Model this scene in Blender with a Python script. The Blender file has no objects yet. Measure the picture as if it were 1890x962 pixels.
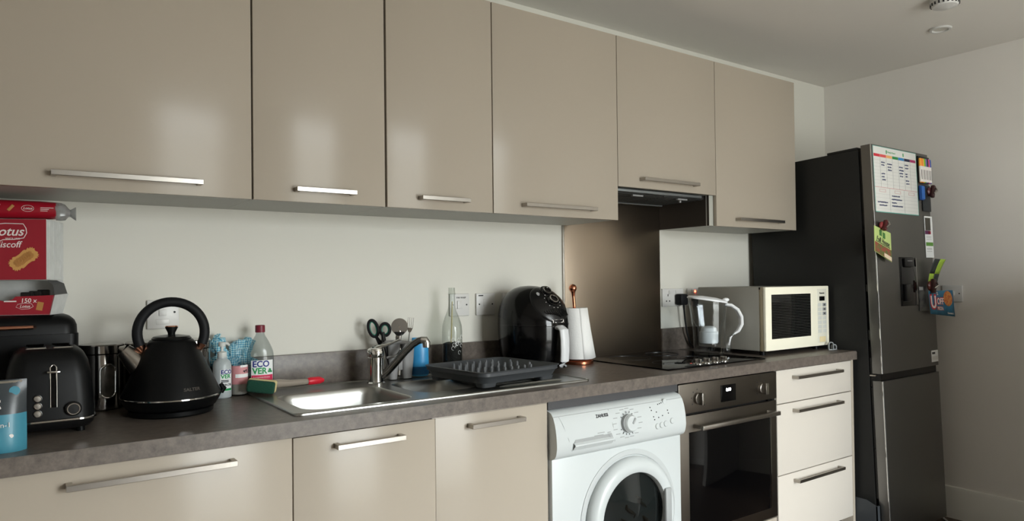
import bpy, bmesh, math, random
from mathutils import Vector, Matrix, noise
from mathutils.bvhtree import BVHTree
random.seed(7)
S = bpy.context.scene
COL = S.collection
PI = math.pi

# ------------------------------------------------------------------ camera
CAM_POS = Vector((-0.1278, -2.3116, 1.2484))
YAW, PITCH, ROLL, FPX, DCY = 0.6175, 0.0118, -0.0113, 1287.48, 23.81
def cam_axes():
    cy, sy, cp, sp = math.cos(YAW), math.sin(YAW), math.cos(PITCH), math.sin(PITCH)
    f = Vector((sy*cp, cy*cp, sp)); r = Vector((cy, -sy, 0)); u = r.cross(f)
    cr, sr = math.cos(ROLL), math.sin(ROLL)
    return cr*r+sr*u, -sr*r+cr*u, f
_r, _u, _f = cam_axes()
cam = bpy.data.cameras.new('camera'); cam_o = bpy.data.objects.new('camera', cam); COL.objects.link(cam_o)
cam_o.matrix_world = Matrix(((_r.x, _u.x, -_f.x, CAM_POS.x), (_r.y, _u.y, -_f.y, CAM_POS.y), (_r.z, _u.z, -_f.z, CAM_POS.z), (0, 0, 0, 1)))
cam.sensor_fit = 'HORIZONTAL'; cam.sensor_width = 36; cam.lens = 36*FPX/1890; cam.shift_y = DCY/1890
cam.clip_start = 0.05; cam.clip_end = 300
S.camera = cam_o

# ------------------------------------------------------------------ light
w = bpy.data.worlds.new('overcast_sky'); S.world = w; w.use_nodes = True
bg = w.node_tree.nodes['Background']; bg.inputs[1].default_value = 16.0
_tc = w.node_tree.nodes.new('ShaderNodeTexCoord'); _sx = w.node_tree.nodes.new('ShaderNodeSeparateXYZ')
_mr = w.node_tree.nodes.new('ShaderNodeMapRange'); _rp = w.node_tree.nodes.new('ShaderNodeValToRGB')
_mr.inputs['From Min'].default_value = -1; _mr.inputs['From Max'].default_value = 1
_el = _rp.color_ramp.elements                       # overcast sky: bright overhead, dim at the horizon, dull ground below
_el[0].position = .49; _el[0].color = (.22, .22, .21, 1); _el[1].position = 1.0; _el[1].color = (1.0, 1.0, 1.0, 1)
for p_, c_ in ((.51, .30), (.56, .46), (.66, .68)):
    e_ = _el.new(p_); e_.color = (c_*.97, c_*.99, c_, 1)
_wl = w.node_tree.links
_wl.new(_tc.outputs['Generated'], _sx.inputs[0]); _wl.new(_sx.outputs['Z'], _mr.inputs[0]); _wl.new(_mr.outputs[0], _rp.inputs[0]); _wl.new(_rp.outputs[0], bg.inputs[0])
WIN_X0, WIN_X1, WIN_Z0, WIN_Z1, ROOM_Y = 1.12, 2.57, 0.10, 2.18, -4.4
pl = bpy.data.lights.new('window_portal', 'AREA'); pl.shape = 'RECTANGLE'; pl.size = WIN_X1-WIN_X0; pl.size_y = WIN_Z1-WIN_Z0
pl.cycles.is_portal = True
plo = bpy.data.objects.new('window_portal', pl); COL.objects.link(plo)
plo.location = ((WIN_X0+WIN_X1)/2, ROOM_Y-0.16, (WIN_Z0+WIN_Z1)/2); plo.rotation_euler = (PI/2, 0, 0)
S.view_settings.view_transform = 'Standard'; S.view_settings.look = 'None'
S.view_settings.gamma = 1; S.view_settings.use_curve_mapping = False
S.view_settings.exposure = 1.9

# ------------------------------------------------------------------ helpers
class MB:
    """collects shapes into one bmesh"""
    def __init__(s): s.bm = bmesh.new()
    def _add(s, verts, faces, mt=None):
        vs = [s.bm.verts.new((mt @ Vector(v)) if mt else v) for v in verts]
        for f in faces:
            try: s.bm.faces.new([vs[i] for i in f])
            except ValueError: pass
        return s
    def box(s, x0, x1, y0, y1, z0, z1, bev=0, seg=2, mt=None):
        b = bmesh.new(); bmesh.ops.create_cube(b, size=1)
        for v in b.verts: v.co = Vector(((x0+x1)/2+v.co.x*(x1-x0), (y0+y1)/2+v.co.y*(y1-y0), (z0+z1)/2+v.co.z*(z1-z0)))
        if bev: bmesh.ops.bevel(b, geom=b.edges[:], offset=bev, segments=seg, profile=.5, affect='EDGES', clamp_overlap=True)
        return s.merge(b, mt)
    def merge(s, b, mt=None):
        b.verts.index_update()
        s._add([v.co.copy() for v in b.verts], [[v.index for v in f.verts] for f in b.faces], mt); b.free(); return s
    def loft(s, rings, cap0=True, cap1=True, closed=True, mt=None):
        n = len(rings[0]); V = [p for r in rings for p in r]; F = []
        for i in range(len(rings)-1):
            for j in range(n if closed else n-1):
                k = (j+1) % n; F.append((i*n+j, i*n+k, (i+1)*n+k, (i+1)*n+j))
        if cap0: F.append(tuple(range(n))[::-1])
        if cap1: F.append(tuple((len(rings)-1)*n+j for j in range(n)))
        return s._add(V, F, mt)
    def lathe(s, prof, n=32, c=(0, 0, 0), sx=1, sy=1, cap0=True, cap1=True, mt=None):
        R = [[(c[0]+max(r, 1e-5)*sx*math.cos(2*PI*j/n), c[1]+max(r, 1e-5)*sy*math.sin(2*PI*j/n), c[2]+z) for j in range(n)] for r, z in prof]
        return s.loft(R, cap0, cap1, mt=mt)
    def cyl(s, p0, p1, r0, r1=None, n=20, cap=True):
        return s.tube([p0, p1], [r0, r0 if r1 is None else r1], n, cap=cap)
    def tube(s, pts, r, n=10, closed=False, cap=True, flat=1.0, up=None):
        pts = [Vector(p) for p in pts]; m = len(pts); R = []
        rr = r if isinstance(r, (list, tuple)) else [r]*m
        prev = None
        for i, p in enumerate(pts):
            if closed: t = (pts[(i+1) % m]-pts[i-1])
            else: t = pts[min(i+1, m-1)]-pts[max(i-1, 0)]
            t.normalize()
            ref = Vector(up) if up else (prev if prev is not None else (Vector((0, 0, 1)) if abs(t.z) < .9 else Vector((1, 0, 0))))
            a = ref-t*ref.dot(t)
            if a.length < 1e-6: a = t.orthogonal()
            a.normalize(); b = t.cross(a); prev = a
            R.append([tuple(p+a*(rr[i]*math.cos(2*PI*j/n)*flat)+b*(rr[i]*math.sin(2*PI*j/n))) for j in range(n)])
        if closed: R.append(R[0]); return s.loft(R, False, False)
        return s.loft(R, cap, cap)
    def prism(s, poly, d0, d1, axis='y', mt=None):
        def P(a, b, d): return {'y': (a, d, b), 'x': (d, a, b), 'z': (a, b, d)}[axis]
        return s.loft([[P(a, b, d0) for a, b in poly], [P(a, b, d1) for a, b in poly]], mt=mt)
    def sphere(s, c, r, n=16, sx=1, sy=1, sz=1):
        prof = [(r*math.sin(PI*i/(n//2)), -r*math.cos(PI*i/(n//2))*sz) for i in range(n//2+1)]
        return s.lathe(prof, n, c, sx, sy)
    def flatpoly(s, pts): return s._add(pts, [tuple(range(len(pts)))])
    def text(s, body, size, x=0, z=0, y=0, align='LEFT', ext=.0004, shear=0, bold=0, mt=None, sx=1, fn=None, space=1):
        cu = bpy.data.curves.new('t', 'FONT'); cu.body = body; cu.size = size; cu.align_x = align; cu.align_y = 'CENTER'
        cu.extrude = ext; cu.shear = shear; cu.offset = bold*size; cu.resolution_u = 3; cu.space_character = space
        o = bpy.data.objects.new('t', cu); COL.objects.link(o)
        dg = bpy.context.evaluated_depsgraph_get(); me = bpy.data.meshes.new_from_object(o.evaluated_get(dg))
        V = [Vector((v.co.x*sx+x, y-v.co.z, v.co.y+z)) for v in me.vertices]
        if fn: V = [Vector(fn(*v)) for v in V]
        s._add(V, [tuple(p.vertices) for p in me.polygons], mt)
        bpy.data.objects.remove(o); bpy.data.curves.remove(cu); bpy.data.meshes.remove(me); return s
    def xf(s, m):
        s.bm.transform(m); return s
    def build(s, name, mat, parent=None, smooth=True, ang=35, loc=None, weld=False):
        if weld: bmesh.ops.remove_doubles(s.bm, verts=s.bm.verts[:], dist=1e-5)
        bmesh.ops.recalc_face_normals(s.bm, faces=s.bm.faces[:])
        me = bpy.data.meshes.new(name); s.bm.to_mesh(me); s.bm.free()
        me.materials.append(mat)
        if smooth:
            me.shade_smooth(); me.set_sharp_from_angle(angle=math.radians(ang))
        o = bpy.data.objects.new(name, me); COL.objects.link(o)
        if parent: o.parent = parent
        if loc: o.location = loc
        return o

def tag(o, label, cat, group=None):
    o['label'] = label; o['category'] = cat
    if group: o['group'] = group
    return o
def thing(name, label, cat, loc=(0, 0, 0), rz=0, rx=0, group=None, ry=0):
    o = bpy.data.objects.new(name, None); COL.objects.link(o); o.empty_display_size = .05
    o.location = loc; o.rotation_euler = (rx, ry, rz)
    return tag(o, label, cat, group)
def struct(o): o['kind'] = 'structure'; return o
def rrect(x0, x1, y0, y1, r, n=6):
    P = []
    for cx, cy, a in ((x1-r, y1-r, 0), (x0+r, y1-r, PI/2), (x0+r, y0+r, PI), (x1-r, y0+r, 1.5*PI)):
        for i in range(n+1):
            t = a+PI/2*i/n; P.append((cx+r*math.cos(t), cy+r*math.sin(t)))
    return P
def lin(c):
    c = c/255; return c/12.92 if c <= .04045 else ((c+.055)/1.055)**2.4
def rgb(c): return (lin(c[0]), lin(c[1]), lin(c[2]), 1)
MATS = {}
def mat(name, col, rough=.5, metal=0, coat=0, noise_=None, bump=None, emit=0, spec=.5, trans=0, alpha=1, stretch=(1, 1, 1), ior=1.45, rvar=None, sheen=0):
    m = bpy.data.materials.new(name); m.use_nodes = True; nt = m.node_tree; b = nt.nodes['Principled BSDF']
    b.inputs['Base Color'].default_value = rgb(col); b.inputs['Roughness'].default_value = rough; b.inputs['Metallic'].default_value = metal
    b.inputs['Coat Weight'].default_value = coat; b.inputs['Coat Roughness'].default_value = .04
    b.inputs['Specular IOR Level'].default_value = spec; b.inputs['Transmission Weight'].default_value = trans; b.inputs['IOR'].default_value = ior
    b.inputs['Sheen Weight'].default_value = sheen
    if alpha < 1: b.inputs['Alpha'].default_value = alpha
    if emit: b.inputs['Emission Color'].default_value = rgb(col); b.inputs['Emission Strength'].default_value = emit
    def tex(scale, detail=4):
        tc = nt.nodes.new('ShaderNodeTexCoord'); mp = nt.nodes.new('ShaderNodeMapping'); mp.inputs['Scale'].default_value = stretch
        n = nt.nodes.new('ShaderNodeTexNoise'); n.inputs['Scale'].default_value = scale; n.inputs['Detail'].default_value = detail
        nt.links.new(tc.outputs['Object'], mp.inputs[0]); nt.links.new(mp.outputs[0], n.inputs['Vector']); return n
    if noise_:                                   # (scale, other colour, contrast)
        n = tex(noise_[0]); r = nt.nodes.new('ShaderNodeValToRGB')
        lo, hi = .5-noise_[2]/2, .5+noise_[2]/2
        r.color_ramp.elements[0].position = lo; r.color_ramp.elements[1].position = hi
        r.color_ramp.elements[0].color = rgb(col); r.color_ramp.elements[1].color = rgb(noise_[1])
        nt.links.new(n.outputs['Fac'], r.inputs[0]); nt.links.new(r.outputs[0], b.inputs['Base Color'])
    if bump:
        n = tex(bump[0]); bp = nt.nodes.new('ShaderNodeBump'); bp.inputs['Strength'].default_value = bump[1]; bp.inputs['Distance'].default_value = bump[2] if len(bump) > 2 else .002
        nt.links.new(n.outputs['Fac'], bp.inputs['Height']); nt.links.new(bp.outputs[0], b.inputs['Normal'])
    if rvar:                                     # (scale, lo, hi)
        n = tex(rvar[0]); mr = nt.nodes.new('ShaderNodeMapRange'); mr.inputs['From Min'].default_value = .35; mr.inputs['From Max'].default_value = .65
        mr.inputs['To Min'].default_value = rvar[1]; mr.inputs['To Max'].default_value = rvar[2]
        nt.links.new(n.outputs['Fac'], mr.inputs[0]); nt.links.new(mr.outputs[0], b.inputs['Roughness'])
    MATS[name] = m; return m
def clear(name, col, rough=.03, tint=.9, gloss=1.0):
    """thin clear plastic / glass: transparent body with a fresnel gloss"""
    m = bpy.data.materials.new(name); m.use_nodes = True; nt = m.node_tree; nt.nodes.clear()
    out = nt.nodes.new('ShaderNodeOutputMaterial'); t = nt.nodes.new('ShaderNodeBsdfTransparent'); g = nt.nodes.new('ShaderNodeBsdfGlossy')
    t.inputs[0].default_value = tuple(c*tint for c in rgb(col)[:3])+(1,); g.inputs['Roughness'].default_value = rough
    fr = nt.nodes.new('ShaderNodeLayerWeight'); fr.inputs[0].default_value = .5
    pw = nt.nodes.new('ShaderNodeMath'); pw.operation = 'POWER'; pw.inputs[1].default_value = 3.0
    mm = nt.nodes.new('ShaderNodeMath'); mm.operation = 'MULTIPLY_ADD'; mm.inputs[1].default_value = .55*gloss; mm.inputs[2].default_value = .03; mm.use_clamp = True
    nt.links.new(fr.outputs['Facing'], pw.inputs[0])
    mx = nt.nodes.new('ShaderNodeMixShader'); nt.links.new(pw.outputs[0], mm.inputs[0]); nt.links.new(mm.outputs[0], mx.inputs[0])
    nt.links.new(t.outputs[0], mx.inputs[1]); nt.links.new(g.outputs[0], mx.inputs[2]); nt.links.new(mx.outputs[0], out.inputs[0])
    MATS[name] = m; return m

# ------------------------------------------------------------------ materials
m_wall = mat('wall_paint', (217, 215, 206), .75, bump=(90, .06, .003))
m_wall_lift = mat('wall_paint_lightened', (228, 224, 218), .75, bump=(90, .06, .003))  # lighter copy of the wall paint; stands in for light missing on the right
m_ceil = mat('ceiling_paint', (228, 224, 217), .85)
m_floor = mat('floor_wood', (74, 60, 50), .45, noise_=(6, (96, 80, 68), .5), stretch=(1, 14, 1))
m_white = mat('white_gloss_paint', (225, 223, 216), .45)
m_door = mat('beige_gloss_front', (173, 163, 149), .2, spec=.2)
m_carcass = mat('grey_carcass', (178, 178, 170), .5)
m_brown = mat('dark_brown_panel', (58, 52, 47), .45)
m_steel = mat('satin_steel', (170, 165, 158), .28, 1)
m_top = mat('worktop_laminate', (74, 68, 63), .36, noise_=(48, (122, 112, 104), .5), bump=(160, .08, .001))
for _n in m_top.node_tree.nodes:
    if _n.type == 'TEX_NOISE': _n.inputs['Detail'].default_value = 12; _n.inputs['Roughness'].default_value = .72
m_splash = mat('brushed_steel', (152, 138, 122), .34, 1, stretch=(4, 4, 120), bump=(16, .05, .0004))
m_sink = mat('sink_steel', (172, 172, 168), .33, 1)
m_chrome = mat('chrome', (216, 216, 214), .08, 1)
m_black = mat('black_matte', (8, 9, 10), .42, spec=.22)
m_blackg = mat('black_gloss', (8, 8, 9), .08)
m_blacks = mat('black_satin', (14, 14, 15), .3)
m_rubber = mat('black_rubber', (15, 16, 19), .6, spec=.3)
m_rose = mat('rose_gold', (206, 148, 122), .2, 1)
m_copper = mat('copper', (212, 136, 104), .22, 1)
m_canister = mat('polished_canister_steel', (150, 146, 142), .14, 1)
m_plate = mat('white_plastic_plate', (214, 213, 210), .35)
m_dark = mat('dark_print', (40, 40, 44), .6)
m_washer = mat('washer_white', (198, 203, 203), .3)
m_washer_g = mat('washer_grey', (158, 161, 161), .35)
m_oven = mat('oven_steel', (120, 114, 106), .32, 1, stretch=(1, 1, 60), bump=(20, .12, .0005))
m_glassblk = mat('black_glass', (4, 4, 5), .05, spec=.3)
m_fridge = mat('fridge_steel', (122, 121, 119), .36, 1, stretch=(60, 1, 1), bump=(20, .1, .0005))
m_fridge_s = mat('fridge_side_paint', (34, 34, 33), .45, spec=.3)
m_mwside = mat('microwave_grey_paint', (150, 148, 140), .45)
m_mwcream = mat('microwave_cream', (248, 244, 224), .35)
m_mwtrim = mat('microwave_trim', (168, 156, 130), .5)
m_grey = mat('rack_grey', (60, 63, 66), .45)
m_peg = mat('rack_peg_grey', (88, 91, 94), .45)
m_caddy = mat('caddy_grey', (150, 150, 150), .4)
m_red = mat('box_red', (150, 26, 42), .5, bump=(120, .1, .001))
m_redw = mat('wrapper_red', (150, 14, 34), .3)
m_foil = mat('box_silver', (196, 198, 196), .4, noise_=(40, (214, 216, 214), .5))
m_print = mat('print_white', (232, 226, 222), .6)
m_biscuit = mat('biscuit_print', (204, 154, 88), .6)
m_biscuit2 = mat('biscuit_print_dark', (178, 126, 68), .6)
m_paper = mat('paper_towel', (240, 240, 238), .9, bump=(150, .4, .002))
m_teal = mat('pouch_teal', (66, 134, 154), .35)
m_pouchd = mat('pouch_charcoal', (52, 58, 62), .3)
m_soap = mat('frosted_bottle', (196, 204, 206), .35, trans=.25)
m_pump = mat('pump_translucent', (206, 208, 204), .4)
m_pink = mat('pink_label', (206, 142, 146), .5)
m_label = mat('label_white', (234, 236, 236), .5)
m_navy = mat('print_navy', (30, 44, 128), .6)
m_green = mat('print_green', (24, 152, 82), .6)
m_crim = mat('label_crimson', (206, 40, 84), .5)
m_cap = mat('cap_burgundy', (116, 32, 48), .4)
m_clear = clear('clear_plastic', (250, 252, 253), .06, .97, 1.3)
m_glass = clear('clear_glass', (238, 241, 238), .03, .95, 1.7)
m_pane = clear('window_glass', (250, 252, 252), .0, .98, .7)
m_sponge_g = mat('scourer_green', (26, 72, 56), .95, bump=(250, 1, .002))
m_sponge_y = mat('sponge_yellow', (206, 192, 142), .9, bump=(180, .6, .002))
m_redp = mat('red_plastic', (214, 32, 52), .35)
m_blue = mat('blue_pack', (40, 138, 198), .35, noise_=(9, (72, 164, 214), .4))
m_bean = mat('dark_contents', (22, 20, 19), .7, bump=(200, 1, .003))
m_filter = mat('filter_white', (216, 220, 222), .5)
m_jugwhite = mat('jug_white', (238, 240, 242), .35)

# blue checked cloth
m_cloth = mat('checked_cloth', (92, 168, 192), .9)
_nt = m_cloth.node_tree; _c = _nt.nodes.new('ShaderNodeTexChecker'); _c.inputs['Scale'].default_value = 210
_c.inputs['Color1'].default_value = rgb((70, 150, 182)); _c.inputs['Color2'].default_value = rgb((186, 220, 226))
_t = _nt.nodes.new('ShaderNodeTexCoord'); _mp = _nt.nodes.new('ShaderNodeMapping'); _mp.inputs['Rotation'].default_value = (0, PI/4, 0)
_nt.links.new(_t.outputs['Object'], _mp.inputs[0]); _nt.links.new(_mp.outputs[0], _c.inputs[0]); _nt.links.new(_c.outputs[0], _nt.nodes['Principled BSDF'].inputs['Base Color'])

# ------------------------------------------------------------------ room
XR, XL_, ZC = 3.8254, -1.9, 2.3926
WT = 0.91                                           # worktop height
struct(MB().box(XL_-.1, XR+.1, ROOM_Y-.15, .1, -.1, 0).build('floor', m_floor, smooth=False))
struct(MB().box(XL_-.1, XR+.1, ROOM_Y-.15, .1, ZC, ZC+.1).build('ceiling', m_ceil, smooth=False))
struct(MB().box(XL_-.1, XR+.1, 0, .1, 0, ZC).build('wall_back', m_wall, smooth=False))
struct(MB().box(XR, XR+.1, ROOM_Y-.15, 0, 0, ZC).build('wall_right', m_wall_lift, smooth=False))
struct(MB().box(XL_-.1, XL_, ROOM_Y-.15, 0, 0, ZC).build('wall_left', m_wall_lift, smooth=False))
wf = MB()
wf.box(XL_, WIN_X0, ROOM_Y-.15, ROOM_Y, 0, ZC).box(WIN_X1, XR, ROOM_Y-.15, ROOM_Y, 0, ZC)
wf.box(WIN_X0, WIN_X1, ROOM_Y-.15, ROOM_Y, WIN_Z1, ZC).box(WIN_X0, WIN_X1, ROOM_Y-.15, ROOM_Y, 0, WIN_Z0)
struct(wf.build('wall_front', m_wall_lift, smooth=False))
fr = MB(); t = .05
for a, b in ((WIN_X0, WIN_X0+t), ((WIN_X0+WIN_X1)/2-t/2, (WIN_X0+WIN_X1)/2+t/2), (WIN_X1-t, WIN_X1)): fr.box(a, b, ROOM_Y-.11, ROOM_Y-.05, WIN_Z0, WIN_Z1)
for a, b in ((WIN_Z0, WIN_Z0+t), (WIN_Z1-t, WIN_Z1)): fr.box(WIN_X0+t, WIN_X1-t, ROOM_Y-.11, ROOM_Y-.05, a, b)
win = struct(fr.build('window_1', m_white, smooth=False))
for a, b in ((WIN_X0+t, (WIN_X0+WIN_X1)/2-t/2), ((WIN_X0+WIN_X1)/2+t/2, WIN_X1-t)):
    MB().box(a, b, ROOM_Y-.084, ROOM_Y-.08, WIN_Z0+t, WIN_Z1-t).build('pane', m_pane, win, smooth=False)
struct(MB().box(2.85, XR, -1.85, -1.75, 0, 1.36).build('wall_added_shade', m_wall_lift, smooth=False))  # unseen half-height wall, added to shade the lower part of the right wall
bb = MB().prism([(XR-.016, 0), (XR-.016, .148), (XR-.011, .16), (XR, .163), (XR, 0)], ROOM_Y, 0, 'y')
bb2 = bb.build('baseboard_right', m_white); struct(bb2)

# ------------------------------------------------------------------ wall cabinets
def bar_handle(parent, xc, zc, L, y, name='handle', vertical=False):
    b = MB().box(xc-L/2, xc+L/2, y-.032, y-.024, zc-.0065, zc+.0065, .0008, 1)
    for s in (-1, 1): b.box(xc+s*(L/2-.006)-.006, xc+s*(L/2-.006)+.006, y-.026, y+.0005, zc-.0065, zc+.0065, .0008, 1)
    return b.build(name, m_steel, parent)
ZU, ZT, YU = 1.4856, 2.2171, -.3196
def wall_cab(x0, x1, z0, hx, L, label, hz=None, g0=.0015, g1=.0015, dark_left=False):
    r = thing('wall_cabinet', label, 'cabinet', (x0, 0, z0), group='wall cabinets above the worktop')
    W = x1-x0; H = ZT-z0
    MB().box(.0005-(.026 if dark_left else 0), W-.0005-(.028 if z0 > 1.6 else 0), -.3, 0, .0015, H-.002).build('body', m_carcass, r, smooth=False)
    if dark_left:
        MB().box(-.0275, -.0254, -.284, -.001, .0015, H-.01).build('side_panel', m_brown, r, smooth=False)
        MB().box(-.0275, -.0254, -.2895, -.284, .0015, H-.01).build('edge_strip', m_carcass, r, smooth=False)
        MB().box(-.0275, -.0254, -.3, -.2895, .0015, H-.01).build('side_strip', m_brown, r, smooth=False)
    MB().box(.002, W-.002, -.3013, -.2998, .003, H-.003).build('door_seal', m_blacks, r, smooth=False)
    d = MB().box(g0, W-g1, YU, -.3013, 0, H, .0012, 2).build('door', m_door, r)
    bar_handle(d, hx-x0, (hz or 1.5195)-z0, L, YU)
    return r
UX = [-.193, .407, .8105, 1.211, 1.804, 2.4015, 3.0125]
wall_cab(-.793, UX[0], ZU, -.493, .336, 'beige wall cupboard furthest to the left, beyond the biscuit boxes')
wall_cab(UX[0], UX[1], ZU, .106, .336, 'wide beige wall cupboard directly above the biscuit boxes and kettle', g1=.0025)
wall_cab(UX[1], UX[2], ZU, .612, .18, 'narrow beige wall cupboard above the main sink bowl', g0=.0025, g1=.0035)
wall_cab(UX[2], UX[3], ZU, 1.012, .18, 'narrow beige wall cupboard above the tap and cutlery holder', g0=.0035, g1=.002)
wall_cab(UX[3], UX[4], ZU, 1.5, .336, 'wide beige wall cupboard above the air fryer, left of the extractor', g0=.002)
wall_cab(UX[4], UX[5], 1.6205, 2.092, .336, 'shorter beige wall cupboard over the extractor hood and hob', hz=1.6555)
wall_cab(UX[5], UX[6], ZU, 2.703, .336, 'rightmost beige wall cupboard above the microwave, next to the fridge', dark_left=True)

hd = thing('extractor_hood', 'dark built-in extractor hood with mesh filters above the hob', 'extractor hood', (UX[4], 0, 1.598))
HW = UX[5]-UX[4]-.028
MB().box(.006, HW-.012, -.285, -.03, .006, .0225).build('body', m_blacks, hd, smooth=False)
MB().box(.006, HW-.05, -.305, -.285, .006, .018, .003).build('front_bar', mat('hood_grey', (128, 132, 134), .35, .6), hd)
m_mesh = mat('filter_mesh', (70, 70, 68), .5, .8, bump=(400, 1, .002))
for a, b in ((.012, .30), (.305, HW-.018)):
    f_ = MB().box(a, b, -.28, -.04, .002, .0062, .001).build('filter', m_mesh, hd)
    g = MB()
    for k in range(1, 12):
        yy = -.28+.24*k/12; g.box(a+.006, b-.006, yy-.0015, yy+.0015, .0006, .0022)
    g.build('mesh_ridge', m_mesh, f_, smooth=False)
    MB().box((a+b)/2-.03, (a+b)/2+.03, -.276, -.262, -.004, .0022, .001).build('catch', m_caddy, f_)
MB().box(.006, HW-.012, -.0395, -.03, -.003, .0065).build('rear_lip', mat('hood_lip', (110, 112, 112), .4), hd, smooth=False)
MB().cyl((HW-.13, -.25, .003), (HW-.13, -.25, -.012), .006, .005, 12).build('knob', m_caddy, hd)

# ------------------------------------------------------------------ base units
YB = -.587
BX = [-.173, .427, 1.227, 1.8285, 2.4285, 3.0265]
def base_body(r, x0, x1):
    MB().box(.0005, x1-x0-.0005, -.565, -.001, .15, .866).build('body', m_carcass, r, smooth=False)
    MB().box(0, x1-x0, -.53, -.51, 0, .148).build('plinth', m_brown, r, smooth=False)
    MB().box(.003, x1-x0-.003, -.5672, -.5652, .155, .8655).build('door_seal', m_blacks, r, smooth=False)
for x0, x1, lab in ((-.773, BX[0], 'beige base cupboard at the far left end under the worktop'), (BX[0], BX[1], 'wide beige base cupboard under the toaster and kettle')):
    r = thing('base_cabinet', lab, 'cabinet', (x0, 0, 0), group='base cabinets under the worktop'); base_body(r, x0, x1)
    d = MB().box(.0015, x1-x0-.0015, YB, -.5672, .155, .8685, .0012).build('door', m_door, r)
    bar_handle(d, .2945, .834, .336, YB)
r = thing('base_cabinet', 'beige two-door base cupboard under the sink', 'cabinet', (BX[1], 0, 0), group='base cabinets under the worktop')
MB().box(.0005, .7995, -.565, -.001, .15, .70).build('body', m_carcass, r, smooth=False)
MB().box(0, .8, -.53, -.51, 0, .148).build('plinth', m_brown, r, smooth=False)
for a in (0, .4):
    d = MB().box(a+(.0015 if a == 0 else .0004), a+.4-(.0015 if a else .0004), YB, -.5672, .155, .8665, .0008).build('door', m_door, r)
    bar_handle(d, a+.2, .834, .19, YB)
MB().box(.39, .799, -.588, -.583, .8672, .8712).build('edge_strip', m_steel, r, smooth=False)

r = thing('drawer_unit', 'cream three-drawer unit between oven and fridge', 'drawers', (BX[4], 0, 0))
DW = BX[5]-BX[4]
MB().box(.0005, DW-.019, -.565, -.001, .15, .866).build('body', m_carcass, r, smooth=False)
MB().box(DW-.018, DW, -.587, -.001, .0, .8705, .001).build('end_panel', m_door, r)
MB().box(0, DW-.02, -.53, -.51, 0, .148).build('plinth', m_brown, r, smooth=False)
MB().box(.003, DW-.02, -.5672, -.5652, .155, .8655).build('door_seal', m_blacks, r, smooth=False)
m_drawer = mat('drawer_front_cream', (206, 199, 189), .3, spec=.25)
for z0, z1, hz in ((.7285, .8665, .832), (.4325, .7245, .692), (.155, .4285, .397)):
    d = MB().box(.003, DW-.0205, YB, -.5672, z0, z1, .001).build('drawer', m_drawer, r)
    bar_handle(d, .288, hz, .352, YB)

# worktop with a cut-out for the sink
SX0, SX1, SY0, SY1 = .45, 1.46, -.535, -.05
wt = MB(); z0, z1 = WT-.0385, WT
ix0, ix1, iy0, iy1 = SX0+.02, SX1-.02, SY0+.015, SY1-.02
xs, ys = [-.79, ix0, ix1, 3.037], [-.6, iy0, iy1, 0]
vs = {}
for k, zz in enumerate((z0, z1)):
    for i, x in enumerate(xs):
        for j, y in enumerate(ys): vs[i, j, k] = wt.bm.verts.new((x, y, zz))
for i in range(3):
    for j in range(3):
        if (i, j) == (1, 1): continue
        for k in (0, 1): wt.bm.faces.new([vs[i, j, k], vs[i+1, j, k], vs[i+1, j+1, k], vs[i, j+1, k]])
for i in range(3):
    for j in (0, 3): wt.bm.faces.new([vs[i, j, 0], vs[i+1, j, 0], vs[i+1, j, 1], vs[i, j, 1]])
    for j in (0, 3): wt.bm.faces.new([vs[j, i, 0], vs[j, i+1, 0], vs[j, i+1, 1], vs[j, i, 1]])
for (a, b) in (((1, 1), (2, 1)), ((2, 1), (2, 2)), ((2, 2), (1, 2)), ((1, 2), (1, 1))):
    wt.bm.faces.new([vs[a+(0,)], vs[b+(0,)], vs[b+(1,)], vs[a+(1,)]])
ed = [e for e in wt.bm.edges if all(abs(v.co.y+.6) < 1e-6 and abs(v.co.z-z1) < 1e-6 for v in e.verts)]
bmesh.ops.bevel(wt.bm, geom=ed, offset=.003, segments=2, affect='EDGES')
tag(wt.build('worktop', m_top, ang=50), 'long dark brown concrete-effect laminate worktop', 'worktop')
tag(MB().box(-.79, 1.777, -.018, -.0005, WT+.0005, 1.016, .001).build('upstand', m_top), 'dark brown upstand along the wall behind the sink and kettle', 'upstand', 'worktop upstands')
tag(MB().box(2.3745, 3.037, -.018, -.0005, WT+.0005, 1.016, .001).build('upstand', m_top), 'short dark brown upstand behind the microwave', 'upstand', 'worktop upstands')
sp = tag(MB().box(1.7785, 2.3735, -.009, -.0005, WT+.0015, 1.598, .0008).build('splashback', m_splash), 'brushed stainless steel splashback panel behind the hob', 'splashback')
MB().box(1.7765, 1.7825, -.012, -.0006, WT+.0015, 1.598, .001).build('edge_trim', m_steel, sp)

# ------------------------------------------------------------------ sink and tap
sk = thing('kitchen_sink', 'stainless steel inset sink with one and a half bowls and drainer', 'sink', (SX0, 0, WT))
def loop(x0, x1, y0, y1, r, z, n=6): return [(x-SX0, y, z) for x, y in rrect(x0, x1, y0, y1, r, n)]
b1 = (.495, .825, -.492, -.19); b2 = (.872, 1.085, -.43, -.165)
dk = MB()
def ringverts(L): 
    v = [dk.bm.verts.new(p) for p in L]
    return [dk.bm.edges.new((v[i], v[(i+1) % len(v)])) for i in range(len(v))]
ee = ringverts(loop(SX0+.006, SX1-.006, SY0+.006, SY1-.006, .02, .003)) + ringverts(loop(*b1, .055, .003)) + ringverts(loop(*b2, .06, .003))
bmesh.ops.triangle_fill(dk.bm, use_beauty=True, use_dissolve=False, edges=ee)
dk.build('deck', m_sink, sk, ang=20)
rim = MB(); L0 = loop(SX0, SX1, SY0, SY1, .022, 0)
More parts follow.
